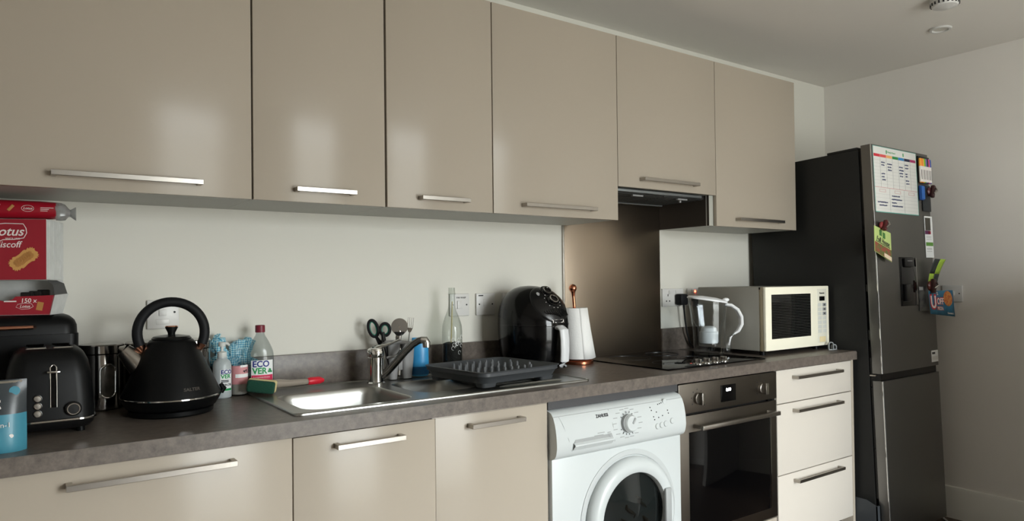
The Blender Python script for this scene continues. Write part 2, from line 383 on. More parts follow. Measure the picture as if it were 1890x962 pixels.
def inset(L, d, z):
    cx, cy = (SX0+SX1)/2-SX0, (SY0+SY1)/2; hx, hy = (SX1-SX0)/2, (SY1-SY0)/2
    return [(cx+(x-cx)*(hx-d)/hx, cy+(y-cy)*(hy-d)/hy, z) for x, y, _ in L]
rim.loft([inset(L0, 0, .0003), inset(L0, .0005, .004), inset(L0, .003, .0062), inset(L0, .006, .006), inset(L0, .0085, .003)], False, False)
rim.build('rim', m_sink, sk)
for nm, (x0, x1, y0, y1), rr, dep in (('main_bowl', b1, .055, .15), ('half_bowl', b2, .06, .085)):
    bo = MB(); L = []
    for d, z, r2 in ((0, .003, rr), (.003, -.0005, rr), (.006, -.02, rr), (.012, -dep+.03, rr), (.02, -dep+.01, rr*.9), (.04, -dep, rr*.7)):
        L.append(loop(x0+d, x1-d, y0+d, y1-d, max(r2, .02), z))
    bo.loft(L, False, True); bw = bo.build(nm, m_sink, sk, ang=50)
    cx, cy = (x0+x1)/2-SX0, (y0+y1)/2
    MB().lathe([(.036, .0), (.036, .003), (.028, .003), (.026, -.001), (0, -.001)], 24, (cx, cy, -dep)).build('waste', m_chrome, bw)
for k in range(7):
    yy = -.47+.055*k
    MB().tube([(1.125-SX0, yy, .003), (1.15-SX0, yy, .0055), (1.355-SX0, yy, .0055), (1.38-SX0, yy, .003)], [.004, .006, .006, .004], 8, flat=.6, up=(0, 0, 1)).build('drainer_rib', m_sink, sk)

tp = thing('mixer_tap', 'chrome single-lever mixer tap with long angled spout', 'tap', (.848, -.148, WT+.0032))
MB().lathe([(.031, 0), (.031, .004), (.0265, .008), (.025, .03), (.0255, .055), (.0265, .088), (.025, .09)], 28).build('body', m_chrome, tp)
MB().lathe([(.027, .0915), (.0285, .096), (.0285, .108), (.025, .118), (.012, .124), (0, .125)], 28).build('cap', m_chrome, tp)
lv = MB(); pts = [(-.026, .006, .108), (0, 0, .119), (.045, -.012, .131), (.078, -.02, .144)]
lv.tube(pts, [.016, .02, .012, .009], 12, flat=.42, up=(0, 0, 1)); lv.build('lever', m_chrome, tp)
sp_ = MB().tube([(.008, -.008, .02), (.03, -.02, .038), (.06, -.034, .073), (.086, -.046, .105), (.108, -.056, .128), (.126, -.064, .1395), (.142, -.071, .143)], [.0125, .0128, .0125, .012, .012, .0118, .0115], 14)
sp_.build('spout', mat('tap_grey_chrome', (120, 120, 120), .14, 1), tp)
MB().tube([(.132, -.067, .1425), (.146, -.073, .1415), (.150, -.075, .132), (.1505, -.0755, .117)], [.0122, .0138, .0138, .0125], 16).build('nozzle', m_chrome, tp)

# ------------------------------------------------------------------ washing machine
wm = thing('washing_machine', 'white front-loading washing machine between sink cupboard and oven', 'washing machine', (1.232, 0, 0))
MB().box(0, .594, -.60, -.04, .02, .69, .004).build('body', m_washer, wm)
MB().box(0, .594, -.56, -.04, .69, .838, .004).build('top_cover', m_washer, wm)
for fx in (.06, .53):
    for fy in (-.52, -.1): MB().cyl((fx, fy, 0), (fx, fy, .021), .02, n=14).build('foot', m_black, wm)
def wm_prof(z):                                      # bulge of the fascia (distance to the front) at height z
    P = [(.688, -.598), (.694, -.613), (.706, -.622), (.73, -.627), (.765, -.625), (.8, -.618), (.82, -.61), (.833, -.6), (.840, -.588), (.842, -.57)]
    for (a, b), (c, d) in zip(P, P[1:]):
        if a <= z <= c: return b+(d-b)*(z-a)/(c-a)
    return -.6
prof = [(.688+(.850-.688)*i/24) for i in range(25)]
def fascia(x0, x1, name, m, par, off=0, z0=.688, z1=.842, back=-.555):
    zs = [z0+(z1-z0)*i/20 for i in range(21)]
    poly = [(wm_prof(z)-off, z) for z in zs]+[(back, z1), (back, z0)]
    return MB().prism(poly, x0, x1, 'x').build(name, m, par, ang=40)
fa = fascia(0, .594, 'fascia', m_washer, wm)
# detergent drawer: outline groove and recessed grip
gd = MB()
def onf(x, z, off): return (x, wm_prof(z)-off, z)
gd.tube([onf(.022, .822, .0003), onf(.03, .80, .0003), onf(.048, .75, .0003), onf(.062, .712, .0003)], .0007, 6)
gd.tube([onf(.232, .822, .0003), onf(.24, .77, .0003), onf(.246, .72, .0003), onf(.243, .69, .0003)], .0009, 6)
gd.tube([onf(.002, .8235, .0003), onf(.592, .8235, .0003)], .0008, 6)
gd.build('panel_groove', m_washer_g, fa)
# drawer grip: a shelf that sticks out below a hollow
def grow(z, off, xs_): return [(x, wm_prof(z)-off, z) for x in xs_]
MB().loft([grow(.747, .0003, (.075, .10, .20, .222)), grow(.7425, .0012, (.072, .10, .20, .224)), grow(.737, .0022, (.07, .10, .20, .228))], False, False, closed=False).build('grip_hollow', m_washer_g, fa)
MB().loft([grow(.7375, .002, (.066, .10, .20, .232)), grow(.732, .0095, (.066, .10, .20, .232)), grow(.728, .0105, (.066, .10, .20, .232)), grow(.714, .0012, (.064, .10, .20, .234))], False, False, closed=False).build('drawer_grip', m_washer, fa)
MB().loft([grow(.7485, .0005, (.212, .2305)), grow(.737, .004, (.222, .2325)), grow(.722, .003, (.231, .2345))], False, False, closed=False).build('grip_side', m_washer_g, fa)
kx, kz = .307, .77
tilt = Matrix.Translation((kx, wm_prof(kz), kz)) @ Matrix.Rotation(PI/2-.12, 4, 'X')
kb = MB().lathe([(.03, 0), (.03, .006), (.027, .02), (.024, .024), (0, .0255)], 32, mt=tilt).build('programme_knob', m_washer, wm)
MB().lathe([(.0305, .0002), (.0305, .012), (.0285, .0125), (.0285, 0)], 32, mt=tilt, cap0=False, cap1=False).build('knob_skirt', m_washer_g, kb)
MB().box(-.0035, .0035, -.001, .021, .0235, .028, .0015, mt=tilt @ Matrix.Rotation(-.7, 4, 'Z')).build('pointer', m_washer_g, kb)
tk = MB()
for k in range(16):
    a = 2*PI*k/16+.1
    if k in (3, 4): continue
    tk.box(-.001, .001, .0335, .0385 if k % 3 else .041, .0002, .0008, mt=tilt @ Matrix.Rotation(a, 4, 'Z'))
tk.build('dial_mark', m_dark, fa, smooth=False)
tk = MB()
for k in range(16):
    a = 2*PI*k/16+.1; x, z = kx+.06*math.sin(a), kz+.047*math.cos(a)
    tk.box(x-.009, x+.009, wm_prof(z)-.0006, wm_prof(z)+.0006, z-.0012, z+.0012)
for z_, x_, w_ in ((.755, .17, .03), (.748, .155, .04), (.752, .213, .014)): tk.box(x_, x_+w_, wm_prof(z_)-.0006, wm_prof(z_)+.0006, z_-.0013, z_+.0013)
tk.build('dial_print', m_washer_g, fa, smooth=False)
MB().text('ZANUSSI', .0135, .172, .807, 0, bold=.035, fn=lambda x, y, z: (x, wm_prof(z)-.0005+y, z)).build('logo', m_dark, fa, smooth=False)
for x, z in ((.423, .808), (.426, .798), (.432, .776), (.435, .766), (.449, .79), (.456, .771), (.476, .775), (.464, .814), (.473, .8155), (.482, .817), (.505, .790), (.507, .78)):
    MB().cyl((x, wm_prof(z)+.001, z), (x, wm_prof(z)-.0012, z), .0021, n=10).build('indicator', m_dark, fa)
for x, z in ((.500, .822), (.447, .742), (.468, .744), (.489, .746), (.522, .752)):
    z = min(z, .82); tl = Matrix.Translation((x, wm_prof(z), z)) @ Matrix.Rotation(PI/2-.1, 4, 'X')
    bt = MB().lathe([(.0095, 0), (.0095, .0015), (.0085, .0028), (0, .003)], 20, mt=tl).build('button', m_washer, fa)
    MB().lathe([(.0105, .0), (.0105, .001), (.0096, .001), (.0096, 0)], 20, mt=tl, cap0=False, cap1=False).build('button_ring', m_washer_g, bt)
tag(MB().box(1.2295, 1.8275, -.587, -.572, .8435, .8708).build('filler_rail', mat('rail_grey', (66, 66, 68), .5), smooth=False), 'dark grey rail between the worktop and the washing machine', 'rail')
dcx, dcz = .335, .452
dm = Matrix.Translation((dcx, -.60, dcz)) @ Matrix.Rotation(PI/2, 4, 'X')
MB().lathe([(.222, -.002), (.222, .0025), (.217, .004), (.205, .003), (.2, -.002)], 64, mt=dm, cap0=False, cap1=False).build('door_surround', mat('washer_surround', (186, 190, 190), .35), wm)
drn = MB().lathe([(.198, .001), (.2, .012), (.194, .026), (.178, .036), (.16, .036), (.149, .03), (.146, .012), (.146, -.004)], 64, mt=dm, cap0=False, cap1=False).build('door', m_washer, wm)
MB().lathe([(.146, .004), (.143, .016), (.12, .02), (.07, .03), (0, .034)], 48, mt=dm, cap0=False, cap1=False).build('door_glass', clear('door_glass_dark', (120, 125, 125), .03, .7, .8), drn)
MB().lathe([(.147, -.001), (.14, -.0012), (0, -.0015)], 48, mt=dm, cap0=False).build('drum', m_glassblk, drn)
lx = MB(); random.seed(3)
for k in range(9):
    x, z = random.uniform(-.08, .08), random.uniform(-.1, .08)
    pts = [(x+random.uniform(-.02, .02)+.01*i, random.uniform(-.004, .004)+.008, z-.012*i) for i in range(5)]
    lx.tube([(dcx+p[0], -.60-p[1], dcz+p[2]) for p in pts], [.003, .008, .01, .006, .002], 8, flat=.6)
lx.build('laundry', mat('laundry_pale', (168, 160, 146), .9), drn)
MB().box(dcx+.135, dcx+.165, -.642, -.625, dcz-.06, dcz+.075, .006).build('door_handle', m_washer_g, drn)

# ------------------------------------------------------------------ oven
ov = thing('built_in_oven', 'stainless steel built-in oven with black glass door', 'oven', (BX[3], 0, 0))
OW = .594
MB().box(.004, OW-.004, -.565, -.03, .27, .862).build('body', m_blacks, ov, smooth=False)
MB().box(0, OW+.004, -.53, -.51, 0, .148).build('plinth', m_brown, ov, smooth=False)
MB().box(.002, OW, -.585, -.567, .155, .266, .001).build('filler_panel', m_door, ov)
cp = MB().box(0, OW, -.592, -.565, .757, .8655, .0015).build('control_panel', m_oven, ov)
for kx in (.101, .490):
    kn = MB().lathe([(.0215, 0), (.0215, .012), (.019, .014), (0, .0142)], 28, mt=Matrix.Translation((kx, -.592, .808)) @ Matrix.Rotation(PI/2, 4, 'X')).build('knob', m_steel, cp)
    MB().box(kx-.007, kx+.007, -.622, -.604, .786, .83, .002).build('grip', m_oven, kn)
    MB().box(kx-.0075, kx+.0075, -.6232, -.6205, .7855, .8305, .001).build('grip_face', m_chrome, kn)
mk = MB()
for kx in (.101, .490):
    for k in range(7):
        a = -2.2+k*.73; x, z = kx-.0+.033*math.sin(a), .808+.033*math.cos(a); mk.box(x-.002, x+.002, -.5926, -.5915, z-.002, z+.002)
mk.build('dial_print', m_dark, cp, smooth=False)
dp = MB().box(.237, .327, -.5935, -.591, .778, .842, .0005).build('display', m_glassblk, cp)
MB().text('8:10', .017, .282, .8225, -.5937, 'CENTER', .0002, bold=.03).build('digits', mat('display_digits', (240, 244, 248), .5, emit=1.2), dp, smooth=False)
MB().box(.004, OW-.004, -.583, -.565, .749, .757).build('vent_gap', m_blacks, ov, smooth=False)
MB().box(.53, .56, -.5935, -.585, .7505, .7575).build('vent_slot', m_glassblk, ov, smooth=False)
od = MB().box(.0, OW, -.590, -.567, .273, .748, .0015).build('door', m_oven, ov)
gl = MB().box(.055, .548, -.5925, -.589, .315, .686, .0005).build('glass', m_glassblk, od)
MB().box(.5475, .5515, -.5938, -.589, .315, .686).build('glass_trim', m_chrome, od, smooth=False)
hb = MB().box(.075, .548, -.642, -.630, .699, .715, .0015)
for a in (.08, .53): hb.box(a, a+.013, -.631, -.589, .7, .714, .001)
hb.build('handle', m_steel, od)

# ------------------------------------------------------------------ hob
hob = thing('ceramic_hob', 'black glass hob with four knobs set in the worktop', 'hob', (1.846, -.53, WT))
MB().box(0, .594, 0, .505, .0004, .0055, .001).build('glass', m_glassblk, hob)
m_ring = mat('hob_ring_print', (46, 46, 48), .3)
for cx, cy, rr in ((.17, .14, .075), (.17, .37, .09), (.40, .40, .075), (.38, .2, .07)):
    MB().lathe([(rr, .0053), (rr, .0058), (rr-.0025, .0058), (rr-.0025, .0053)], 48, (cx, cy, 0), cap0=False, cap1=False).build('cooking_zone', m_ring, hob)
for k in range(4):
    kx = .205+.052*k
    kn = MB().lathe([(.0185, .0055), (.0185, .009), (.017, .011), (0, .011)], 24, (kx, .032, 0)).build('knob', m_chrome, hob)
    MB().box(kx-.0035, kx+.0035, .018, .046, .0105, .027, .001).build('grip', m_steel, kn)

# ------------------------------------------------------------------ microwave
mw = thing('microwave', 'cream microwave oven with grey sides on the right of the worktop', 'microwave', (2.531, -.445, WT))
MW = .497
MB().box(0, MW, .006, .343, .0195, .302, .004).build('body', m_mwside, mw)
MB().box(.001, MW-.001, -.012, .0065, .020, .301, .002).build('trim', m_mwtrim, mw)
mf = MB().box(.0, MW, -.028, -.0115, .021, .302, .004).build('front', m_mwcream, mw)
MB().box(.041, .343, -.0292, -.0275, .072, .268, .001).build('window', m_glassblk, mf)
wl = MB()
for k in range(26): wl.box(.044, .340, -.0296, -.0291, .077+.0073*k, .0782+.0073*k)
wl.build('window_mesh_line', mat('mesh_line', (78, 78, 74), .4), mf, smooth=False)
pn = MB().box(.398, .476, -.0286, -.0278, .035, .288, .0003).build('control_panel', mat('panel_cream', (222, 220, 206), .45), mf)
MB().box(.415, .459, -.0298, -.0284, .232, .253, .0005).build('display', m_glassblk, pn)
MB().text('Panasonic', .0105, .437, .268, -.0292, 'CENTER', .0002, bold=.02).build('logo', m_dark, pn, smooth=False)
m_key = mat('key_print', (150, 154, 156), .5); m_keyw = mat('key_pale', (204, 206, 200), .5); m_kd = mat('key_icon', (70, 66, 62), .5)
for rr_ in range(7):
    for cc in range(2):
        x, z = .417+.039*cc, .213-.0205*rr_
        kb_ = MB().box(x-.015, x+.015, -.0294, -.0284, z-.008, z+.008, .001).build('button', m_key if (rr_ in (0, 1, 2) and cc) else m_keyw, pn)
        if rr_ < 3 and cc: MB().box(x-.006, x+.006, -.0298, -.0292, z-.004, z+.004).build('key_icon', m_kd, kb_, smooth=False)
MB().box(.413, .463, -.0305, -.0284, .038, .064, .0015).build('door_button', mat('button_yellowed', (224, 208, 166), .45), pn)
for fx in (.04, MW-.04):
    for fy in (.02, .3): MB().cyl((fx, fy, 0), (fx, fy, .0205), .013, n=14).build('foot', m_black, mw)
MB().box(-.0005, .004, .0, .006, .291, .301).build('hinge', m_black, mw, smooth=False)

# ------------------------------------------------------------------ water filter jug
jg = thing('water_filter_jug', 'clear water filter jug with white lid and curved handle on the hob', 'jug', (2.385, -.285, WT+.0062), rz=-.62)
jg.scale = (1, 1, .955)
def jring(x0, x1, d, z, z1=None, n=28):
    R = []
    for j in range(n):
        a = 2*PI*j/n; c, s_ = math.cos(a), math.sin(a)
        c = math.copysign(abs(c)**.75, c); s_ = math.copysign(abs(s_)**.75, s_)
        x = (x0+x1)/2+(x1-x0)/2*c; zz = z if z1 is None else z+(z1-z)*(x-x0)/(x1-x0)
        R.append((x, d*s_, zz))
    return R
J = [jring(-.062, .06, .045, .0), jring(-.066, .065, .05, .01), jring(-.07, .068, .054, .1), jring(-.079, .072, .06, .18), jring(-.092, .076, .064, .262, .236)]
MB().loft(J, True, False).build('body', m_clear, jg)
JI = [jring(-.047, .042, .043, .048), jring(-.05, .048, .045, .12), jring(-.075, .066, .054, .165), jring(-.085, .071, .059, .25, .226)]
MB().loft(JI, True, False).build('hopper', m_clear, jg)
MB().lathe([(.038, .052), (.041, .058), (.041, .104), (.036, .106), (.033, .122), (.02, .13), (0, .131)], 28, (-.003, 0, 0)).build('filter_cartridge', m_filter, jg)
ld = MB().loft([jring(-.094, .078, .066, .263, .236), jring(-.094, .078, .066, .268, .243), jring(-.085, .07, .058, .274, .249), jring(-.03, .03, .02, .272, .262)], True, True).build('lid', m_jugwhite, jg)
MB().sphere((.075, 0, .252), .012, 14, sx=1.3, sz=.8).build('lid_tab', m_jugwhite, ld)
hp = [(.07, 0, .231), (.098, 0, .226), (.125, 0, .205), (.141, 0, .172), (.142, 0, .138), (.128, 0, .108), (.108, 0, .092)]
MB().tube(hp, [.012, .015, .017, .017, .017, .015, .008], 12, flat=.6, up=(1, 0, .4)).build('handle', m_jugwhite, jg)
MB().tube([(.108, 0, .093), (.09, 0, .075), (.083, 0, .04), (.083, 0, .002)], [.006, .011, .014, .016], 10).build('handle_base', m_clear, jg)

# ------------------------------------------------------------------ wall plates
def plate(cx, cz, w_, label, name='wall_switch', cat='switch', onx=None, group='wall plates above the worktop', h=.086):
    if onx is None: r = thing(name, label, cat, (cx, -.0005, cz), group=group)
    else: r = thing(name, label, cat, (onx-.0005, cx, cz), rz=-PI/2, group=group)
    MB().box(-w_/2, w_/2, -.009, 0, -h/2, h/2, .003).build('plate', m_plate, r)
    return r
def screws(r, w_, z=0):
    for s_ in (-1, 1): MB().cyl((s_*(w_/2-.013), -.008, z), (s_*(w_/2-.013), -.0098, z), .0032, n=12).build('screw', m_dark, r)
p1 = plate(.229, 1.1625, .087, 'white fused switch plate on the wall behind the kettle'); screws(p1, .087, .006)
MB().box(-.012, .008, -.012, -.0085, -.004, .014, .001).build('rocker', m_plate, p1)
MB().box(-.02, .016, -.0105, -.0085, -.030, -.014, .001).build('fuse_holder', m_plate, p1)
MB().box(-.03, -.012, -.0095, -.0088, .0335, .0365).build('lettering', m_dark, p1, smooth=False)
p2 = plate(1.2595, 1.1615, .087, 'white switch plate on the wall partly behind the glass bottle'); screws(p2, .087)
MB().box(-.012, .008, -.013, -.0085, -.015, .016, .001).build('rocker', m_plate, p2)
MB().text('F/W WASP', .009, -.0155, .027, -.0093, 'LEFT', .0002, bold=.02).build('lettering', m_dark, p2, smooth=False)
p3 = plate(1.379, 1.161, .087, 'white blank fused outlet plate between the bottle and the air fryer'); screws(p3, .087)
MB().box(-.011, .016, -.011, -.0085, -.01, .02, .001).build('fuse_holder', m_plate, p3)
MB().box(-.034, -.012, -.0095, -.0088, .032, .036).build('lettering', m_dark, p3, smooth=False)
p4 = plate(1.503, 1.160, .087, 'white wall plate mostly hidden behind the air fryer'); screws(p4, .087)
p5 = plate(2.4615, 1.163, .147, 'white double wall socket between splashback and microwave', 'double_socket', 'socket')
for sx_ in (-.036, .036):
    hl = MB(); hl.box(sx_-.0025, sx_+.0025, -.0094, -.008, .006, .016)
    for q in (-.011, .011): hl.box(sx_+q-.0035, sx_+q+.0035, -.0094, -.008, -.02, -.0135)
    hl.build('pin_hole', m_blacks, p5, smooth=False)
    MB().box(sx_+.012*(1 if sx_ < 0 else -1)-.007, sx_+.012*(1 if sx_ < 0 else -1)+.007, -.0125, -.0085, .016, .034, .001).build('rocker', m_plate, p5)
p6 = plate(2.612, 1.163, .087, 'white switched socket with glowing red light beside the microwave', 'single_socket', 'socket')
MB().box(-.016, .006, -.0125, -.0085, .018, .036, .001).build('rocker', m_plate, p6)
MB().box(.0, .012, -.0132, -.012, .022, .032, .001).build('neon', mat('neon_red', (255, 70, 50), .4, emit=4), p6)
p7 = plate(-.686, 1.1615, .096, 'white light switch plate on the right-hand wall beside the fridge', onx=XR, group=None); screws(p7, .094)
MB().box(-.012, .012, -.015, -.0085, -.012, .012, .003).build('rocker', m_plate, p7)
pg = thing('power_plug', 'black mains plug with cable in the double wall socket', 'plug', (2.497, -.0105, 1.152))
MB().box(-.026, .026, -.042, -.0, -.026, .028, .009).build('body', m_rubber, pg)
MB().tube([(.004, -.03, -.024), (.006, -.03, -.05), (.012, -.03, -.10), (.022, -.032, -.16), (.045, -.03, -.21), (.075, -.025, -.236)], [.006]+[.004]*5, 8).build('cable', m_rubber, pg)
pg2 = thing('power_plug', 'dark mains plug in the single socket partly behind the jug and microwave', 'plug', (2.606, -.0140, 1.138))
MB().box(-.024, .024, -.045, 0, -.022, .028, .007).build('body', mat('plug_dark', (40, 38, 36), .5), pg2)

# ------------------------------------------------------------------ kettle
kt = thing('kettle', 'matte black pyramid kettle with hoop handle and chrome spout', 'kettle', (.209, -.264, WT), rz=-.168)
MB().lathe([(.098, 0), (.102, .004), (.103, .014), (.095, .017), (.0, .018)], 48).build('power_base', m_black, kt)
MB().lathe([(.1, .0175), (.108, .02), (.118, .036), (.1215, .045)], 56, cap1=False).build('lower_body', m_black, kt)
MB().lathe([(.1212, .0445), (.1235, .0455), (.1235, .0485), (.1212, .0495)], 56, cap0=False, cap1=False).build('chrome_ring', m_chrome, kt)
MB().lathe([(.1215, .049), (.119, .056), (.106, .085), (.088, .125), (.07, .163), (.058, .187), (.052, .194), (.047, .1955)], 56, cap0=False).build('body', m_black, kt)
lid = MB().lathe([(.0475, .1945), (.049, .198), (.044, .203), (.02, .207), (.0, .2075)], 40).build('lid', m_blacks, kt)
MB().lathe([(.009, .206), (.009, .212), (.0155, .226), (.0155, .2285)], 24, cap1=True).build('lid_knob', m_black, lid)
MB().lathe([(.0155, .2285), (.0145, .231), (0, .232)], 24).build('knob_cap', m_rose, lid)
ha = []
for i in range(33):
    a = math.radians(-24+228*i/32); ha.append((.081*math.cos(a), 0, .2135+.081*math.sin(a)))
MB().tube(ha, .0128, 14).build('handle', m_rubber, kt)
for sg in (-1, 1):
    x = sg*.081*math.cos(math.radians(-24)); z = .2135+.081*math.sin(math.radians(-24))
    MB().tube([(x, 0, z), (x-sg*.006, 0, z-.012), (x-sg*.014, 0, z-.022)], [.0125, .0085, .0075], 14).build('handle_mount', m_rose, kt)
spt = MB().tube([(-.075, 0, .128), (-.095, 0, .152), (-.112, 0, .172)], [.03, .025, .019], 24).build('spout', m_steel, kt)
MB().tube([(-.112, 0, .172), (-.1235, 0, .1775)], [.0192, .006], 24, flat=.75).build('spout_lip', m_steel, spt)
MB().tube([(.1215, 0, .044), (.128, 0, .055), (.12, 0, .068)], [.006, .008, .005], 10).build('switch_lever', m_black, kt)
def kwrap(x, y, z):
    r_ = .1215-(z-.049)*.44; a = x/r_; return ((r_+.0006-y)*math.sin(a), -(r_+.0006-y)*math.cos(a), z)
MB().text('SALTER', .0105, .028, .071, 0, bold=.02, ext=.0002, fn=kwrap, sx=1.2).build('logo', mat('logo_grey', (70, 64, 58), .4), kt, smooth=False)

# ------------------------------------------------------------------ canisters
def canister(x, y, label, ang):
    r = thing('storage_canister', label, 'canister', (x, y, WT), rz=ang, group='steel storage canisters behind the kettle')
    MB().lathe([(.05, 0), (.0545, .004), (.0545, .152), (.053, .153)], 48).build('body', m_canister, r)
    lid = MB().lathe([(.053, .1535), (.0565, .1555), (.0565, .176), (.054, .179), (.03, .181), (0, .1815)], 48).build('lid', m_canister, r)
    # oblong window bent round the front
    def wpt(u, v, off): return ((.0545+off)*math.sin(u/.0545), -(.0545+off)*math.cos(u/.0545), v)
    st = [(q[0], q[1]) for q in rrect(-.019, .019, .035, .125, .0189, 8)]
    MB().tube([wpt(u, v, .001) for u, v in st], .0028, 8, closed=True).build('window_frame', m_chrome, r)
    nx = MB(); rows = []
    for i in range(13):
        v = .036+.088*i/12; hw = .0175
        d = max(0, .054-v, v-.106)
        if d > 0: hw = math.sqrt(max(1e-6, .0182**2-min(d, .0179)**2))
        rows.append([wpt(-hw+2*hw*j/6, v, .0006) for j in range(7)])
    nx.loft(rows, False, False, closed=False); nx.build('window', mat('canister_window', (70, 68, 64), .15, noise_=(40, (104, 100, 92), .5)), r)
    return r
canister(.062, -.0765, 'steel canister with oblong window standing between toaster and kettle', .22)
canister(.176, -.0765, 'steel canister directly behind the kettle spout', 0)
canister(.290, -.0765, 'steel canister behind the kettle, next to the hand soap bottle', 0)

# ------------------------------------------------------------------ toaster
to = thing('toaster', 'black two-slice toaster with chrome lever and dial', 'toaster', (-.066, -.412, WT), rz=0)
TW, TD, TH = .088, .2, .197
def trr(hw, y0, y1, r_, z): return [(x, y, z) for x, y in rrect(-hw, hw, y0, y1, r_, 6)]
MB().loft([trr(.080, .012, TD-.012, .03, .012), trr(.088, .004, TD-.004, .035, .022), trr(.09, .002, TD-.002, .036, .03)]).build('base', m_blacks, to)
MB().loft([trr(.0895, .0015, TD-.0015, .036, .0295), trr(.093, -.001, TD+.001, .038, .0315), trr(.093, -.001, TD+.001, .038, .035), trr(.0895, .0015, TD-.0015, .036, .0365)]).build('chrome_band', m_chrome, to)
MB().loft([trr(.0885, .0025, TD-.0025, .036, .036), trr(.087, .004, TD-.004, .036, .08), trr(.083, .008, TD-.008, .036, .135), trr(.077, .014, TD-.014, .036, .165), trr(.068, .022, TD-.022, .034, .184), trr(.056, .034, TD-.034, .03, .1945), trr(.05, .04, TD-.04, .028, .1955)]).build('body', m_black, to)
for a, b in ((-.046, -.006), (.006, .046)):
    sl = MB().loft([[(x, y, .1958) for x, y in rrect(a, b, .038, TD-.036, .003, 2)], [(x, y, .1985) for x, y in rrect(a+.002, b-.002, .04, TD-.038, .003, 2)]], False, False).build('slot_rim', m_chrome, to)
    MB().loft([[(x, y, .1962) for x, y in rrect(a+.003, b-.003, .042, TD-.04, .003, 2)], [(x, y, .1964) for x, y in rrect(a+.004, b-.004, .043, TD-.041, .003, 2)]], True, True).build('slot', m_glassblk, sl)
def tface(z): # front surface of toaster at height z
    P = [(.036, .0025), (.08, .004), (.135, .008), (.165, .014), (.184, .022)]
    for (a, b), (c, d) in zip(P, P[1:]):
        if a <= z <= c: return b+(d-b)*(z-a)/(c-a)
    return .0025
def tp_(x, z, off): return (x, tface(z)-off, z)
lvx = .006
MB().loft([[tp_(lvx-.0065, z, .0006) for z in (.064, .08, .11, .135, .157)], [tp_(lvx+.0065, z, .0006) for z in (.064, .08, .11, .135, .157)]], False, False, closed=False).build('lever_slot', m_glassblk, to)
MB().tube([tp_(lvx+dx, z, .001) for dx, z in ((-.006, .064), (-.006, .1), (-.006, .135), (-.006, .154), (-.002, .159), (.002, .159), (.006, .154), (.006, .135), (.006, .1), (.006, .064))], .0015, 8, closed=True).build('lever_track', m_chrome, to)
MB().box(lvx-.013, lvx+.013, tface(.145)-.022, tface(.145)+.002, .143, .1475, .0015).build('lever', m_chrome, to)
for z in (.052, .069, .086):
    mt_ = Matrix.Translation((-.024, tface(z), z)) @ Matrix.Rotation(PI/2, 4, 'X')
    bt = MB().lathe([(.0075, 0), (.0075, .003), (.006, .0042), (0, .0045)], 20, mt=mt_).build('button', m_steel, to)
    MB().lathe([(.0088, 0), (.0088, .0015), (.0076, .0018), (.0076, 0)], 20, mt=mt_, cap0=False, cap1=False).build('button_ring', m_blacks, bt)
mt_ = Matrix.Translation((.044, tface(.058), .058)) @ Matrix.Rotation(PI/2, 4, 'X')
dl = MB().lathe([(.0165, 0), (.0165, .009), (.014, .012), (0, .0122)], 28, mt=mt_).build('dial', m_blacks, to)
MB().lathe([(.0135, .0121), (.013, .0135), (.0112, .0135), (.011, .0121)], 28, mt=mt_, cap0=False, cap1=False).build('dial_ring', m_chrome, dl)
for fx in (-.06, .06):
    for fy in (.035, TD-.035): MB().cyl((fx, fy, 0), (fx, fy, .0125), .009, n=12).build('foot', m_black, to)

# ------------------------------------------------------------------ bread bin and boxes
bn = thing('bread_bin', 'black metal bread bin with rose gold handle behind the toaster', 'bread bin', (-.185, -.108, WT))
MB().loft([[(x, y, .0) for x, y in rrect(-.186, .186, -.088, .088, .02)], [(x, y, .218) for x, y in rrect(-.188, .188, -.09, .09, .02)]]).build('body', m_black, bn)
MB().loft([[(x, y, z) for x, y in rrect(-.186+d, .186-d, -.088+d, .088-d, .03)] for z, d in ((.2185, 0), (.240, 0.001), (.253, .006), (.262, .015), (.267, .028))]).build('lid', m_black, bn)
MB().tube([(-.04, -.087, .238), (-.036, -.1, .238), (0.09, -.102, .2385), (.094, -.088, .238)], [.004, .005, .005, .004], 10).build('handle', m_rose, bn)

TH20 = math.radians(20)
bx = thing('biscuit_tray_box', 'opened red biscuit dispenser box with notched front on the bread bin', 'box', (-.060, -.196, WT+.2675), rz=-TH20)
tk_ = .002
fo = [(-.24, 0), (0, 0), (.011, .050), (-.075, .0475), (-.082, .040), (-.1, .036), (-.115, .04), (-.124, .0475), (-.251, .047)]
MB().prism(fo, 0, tk_).build('front_panel', m_red, bx, smooth=False)
MB().prism([(0, 0), (.09, 0), (.1, .0525), (.0, .05)], -.002, 0, 'x', mt=Matrix(((1, 0, .22, 0), (0, 1, 0, 0), (0, 0, 1, 0), (0, 0, 0, 1)))).build('side_panel', m_foil, bx, smooth=False)
MB().prism([(0, 0), (.09, 0), (.1, .05), (0, .05)], -.24, -.238, 'x').build('side_panel', m_foil, bx, smooth=False)
MB().box(-.24, .002, .088, .09, 0, .088).build('back_panel', m_foil, bx, smooth=False)
MB().box(-.24, 0, 0, .09, 0, .002).build('base_panel', m_foil, bx, smooth=False)
mI = mat('tray_inside', (72, 72, 72), .7)
MB().loft([[(.011, .0, .051), (.012, .09, .0525)], [(.004, .012, .075), (.004, .09, .08)], [(-.012, .02, .088), (-.012, .09, .088)]], False, False, closed=False).build('flap', mI, bx)
MB().box(-.235, -.005, .01, .086, .03, .034).build('inner_tray', mI, bx, smooth=False)
for k, (x, y) in enumerate(((-.06, .03), (-.045, .04), (-.03, .05))):
    MB().box(x-.014, x+.014, y-.006, y+.006, .034, .058+.003*k, .003).build('wrapped_biscuit', m_blacks, bx)
tx = MB().text('150 x', .0155, -.064, .0365, -.0004, 'LEFT', .0002, bold=.01, shear=.1)
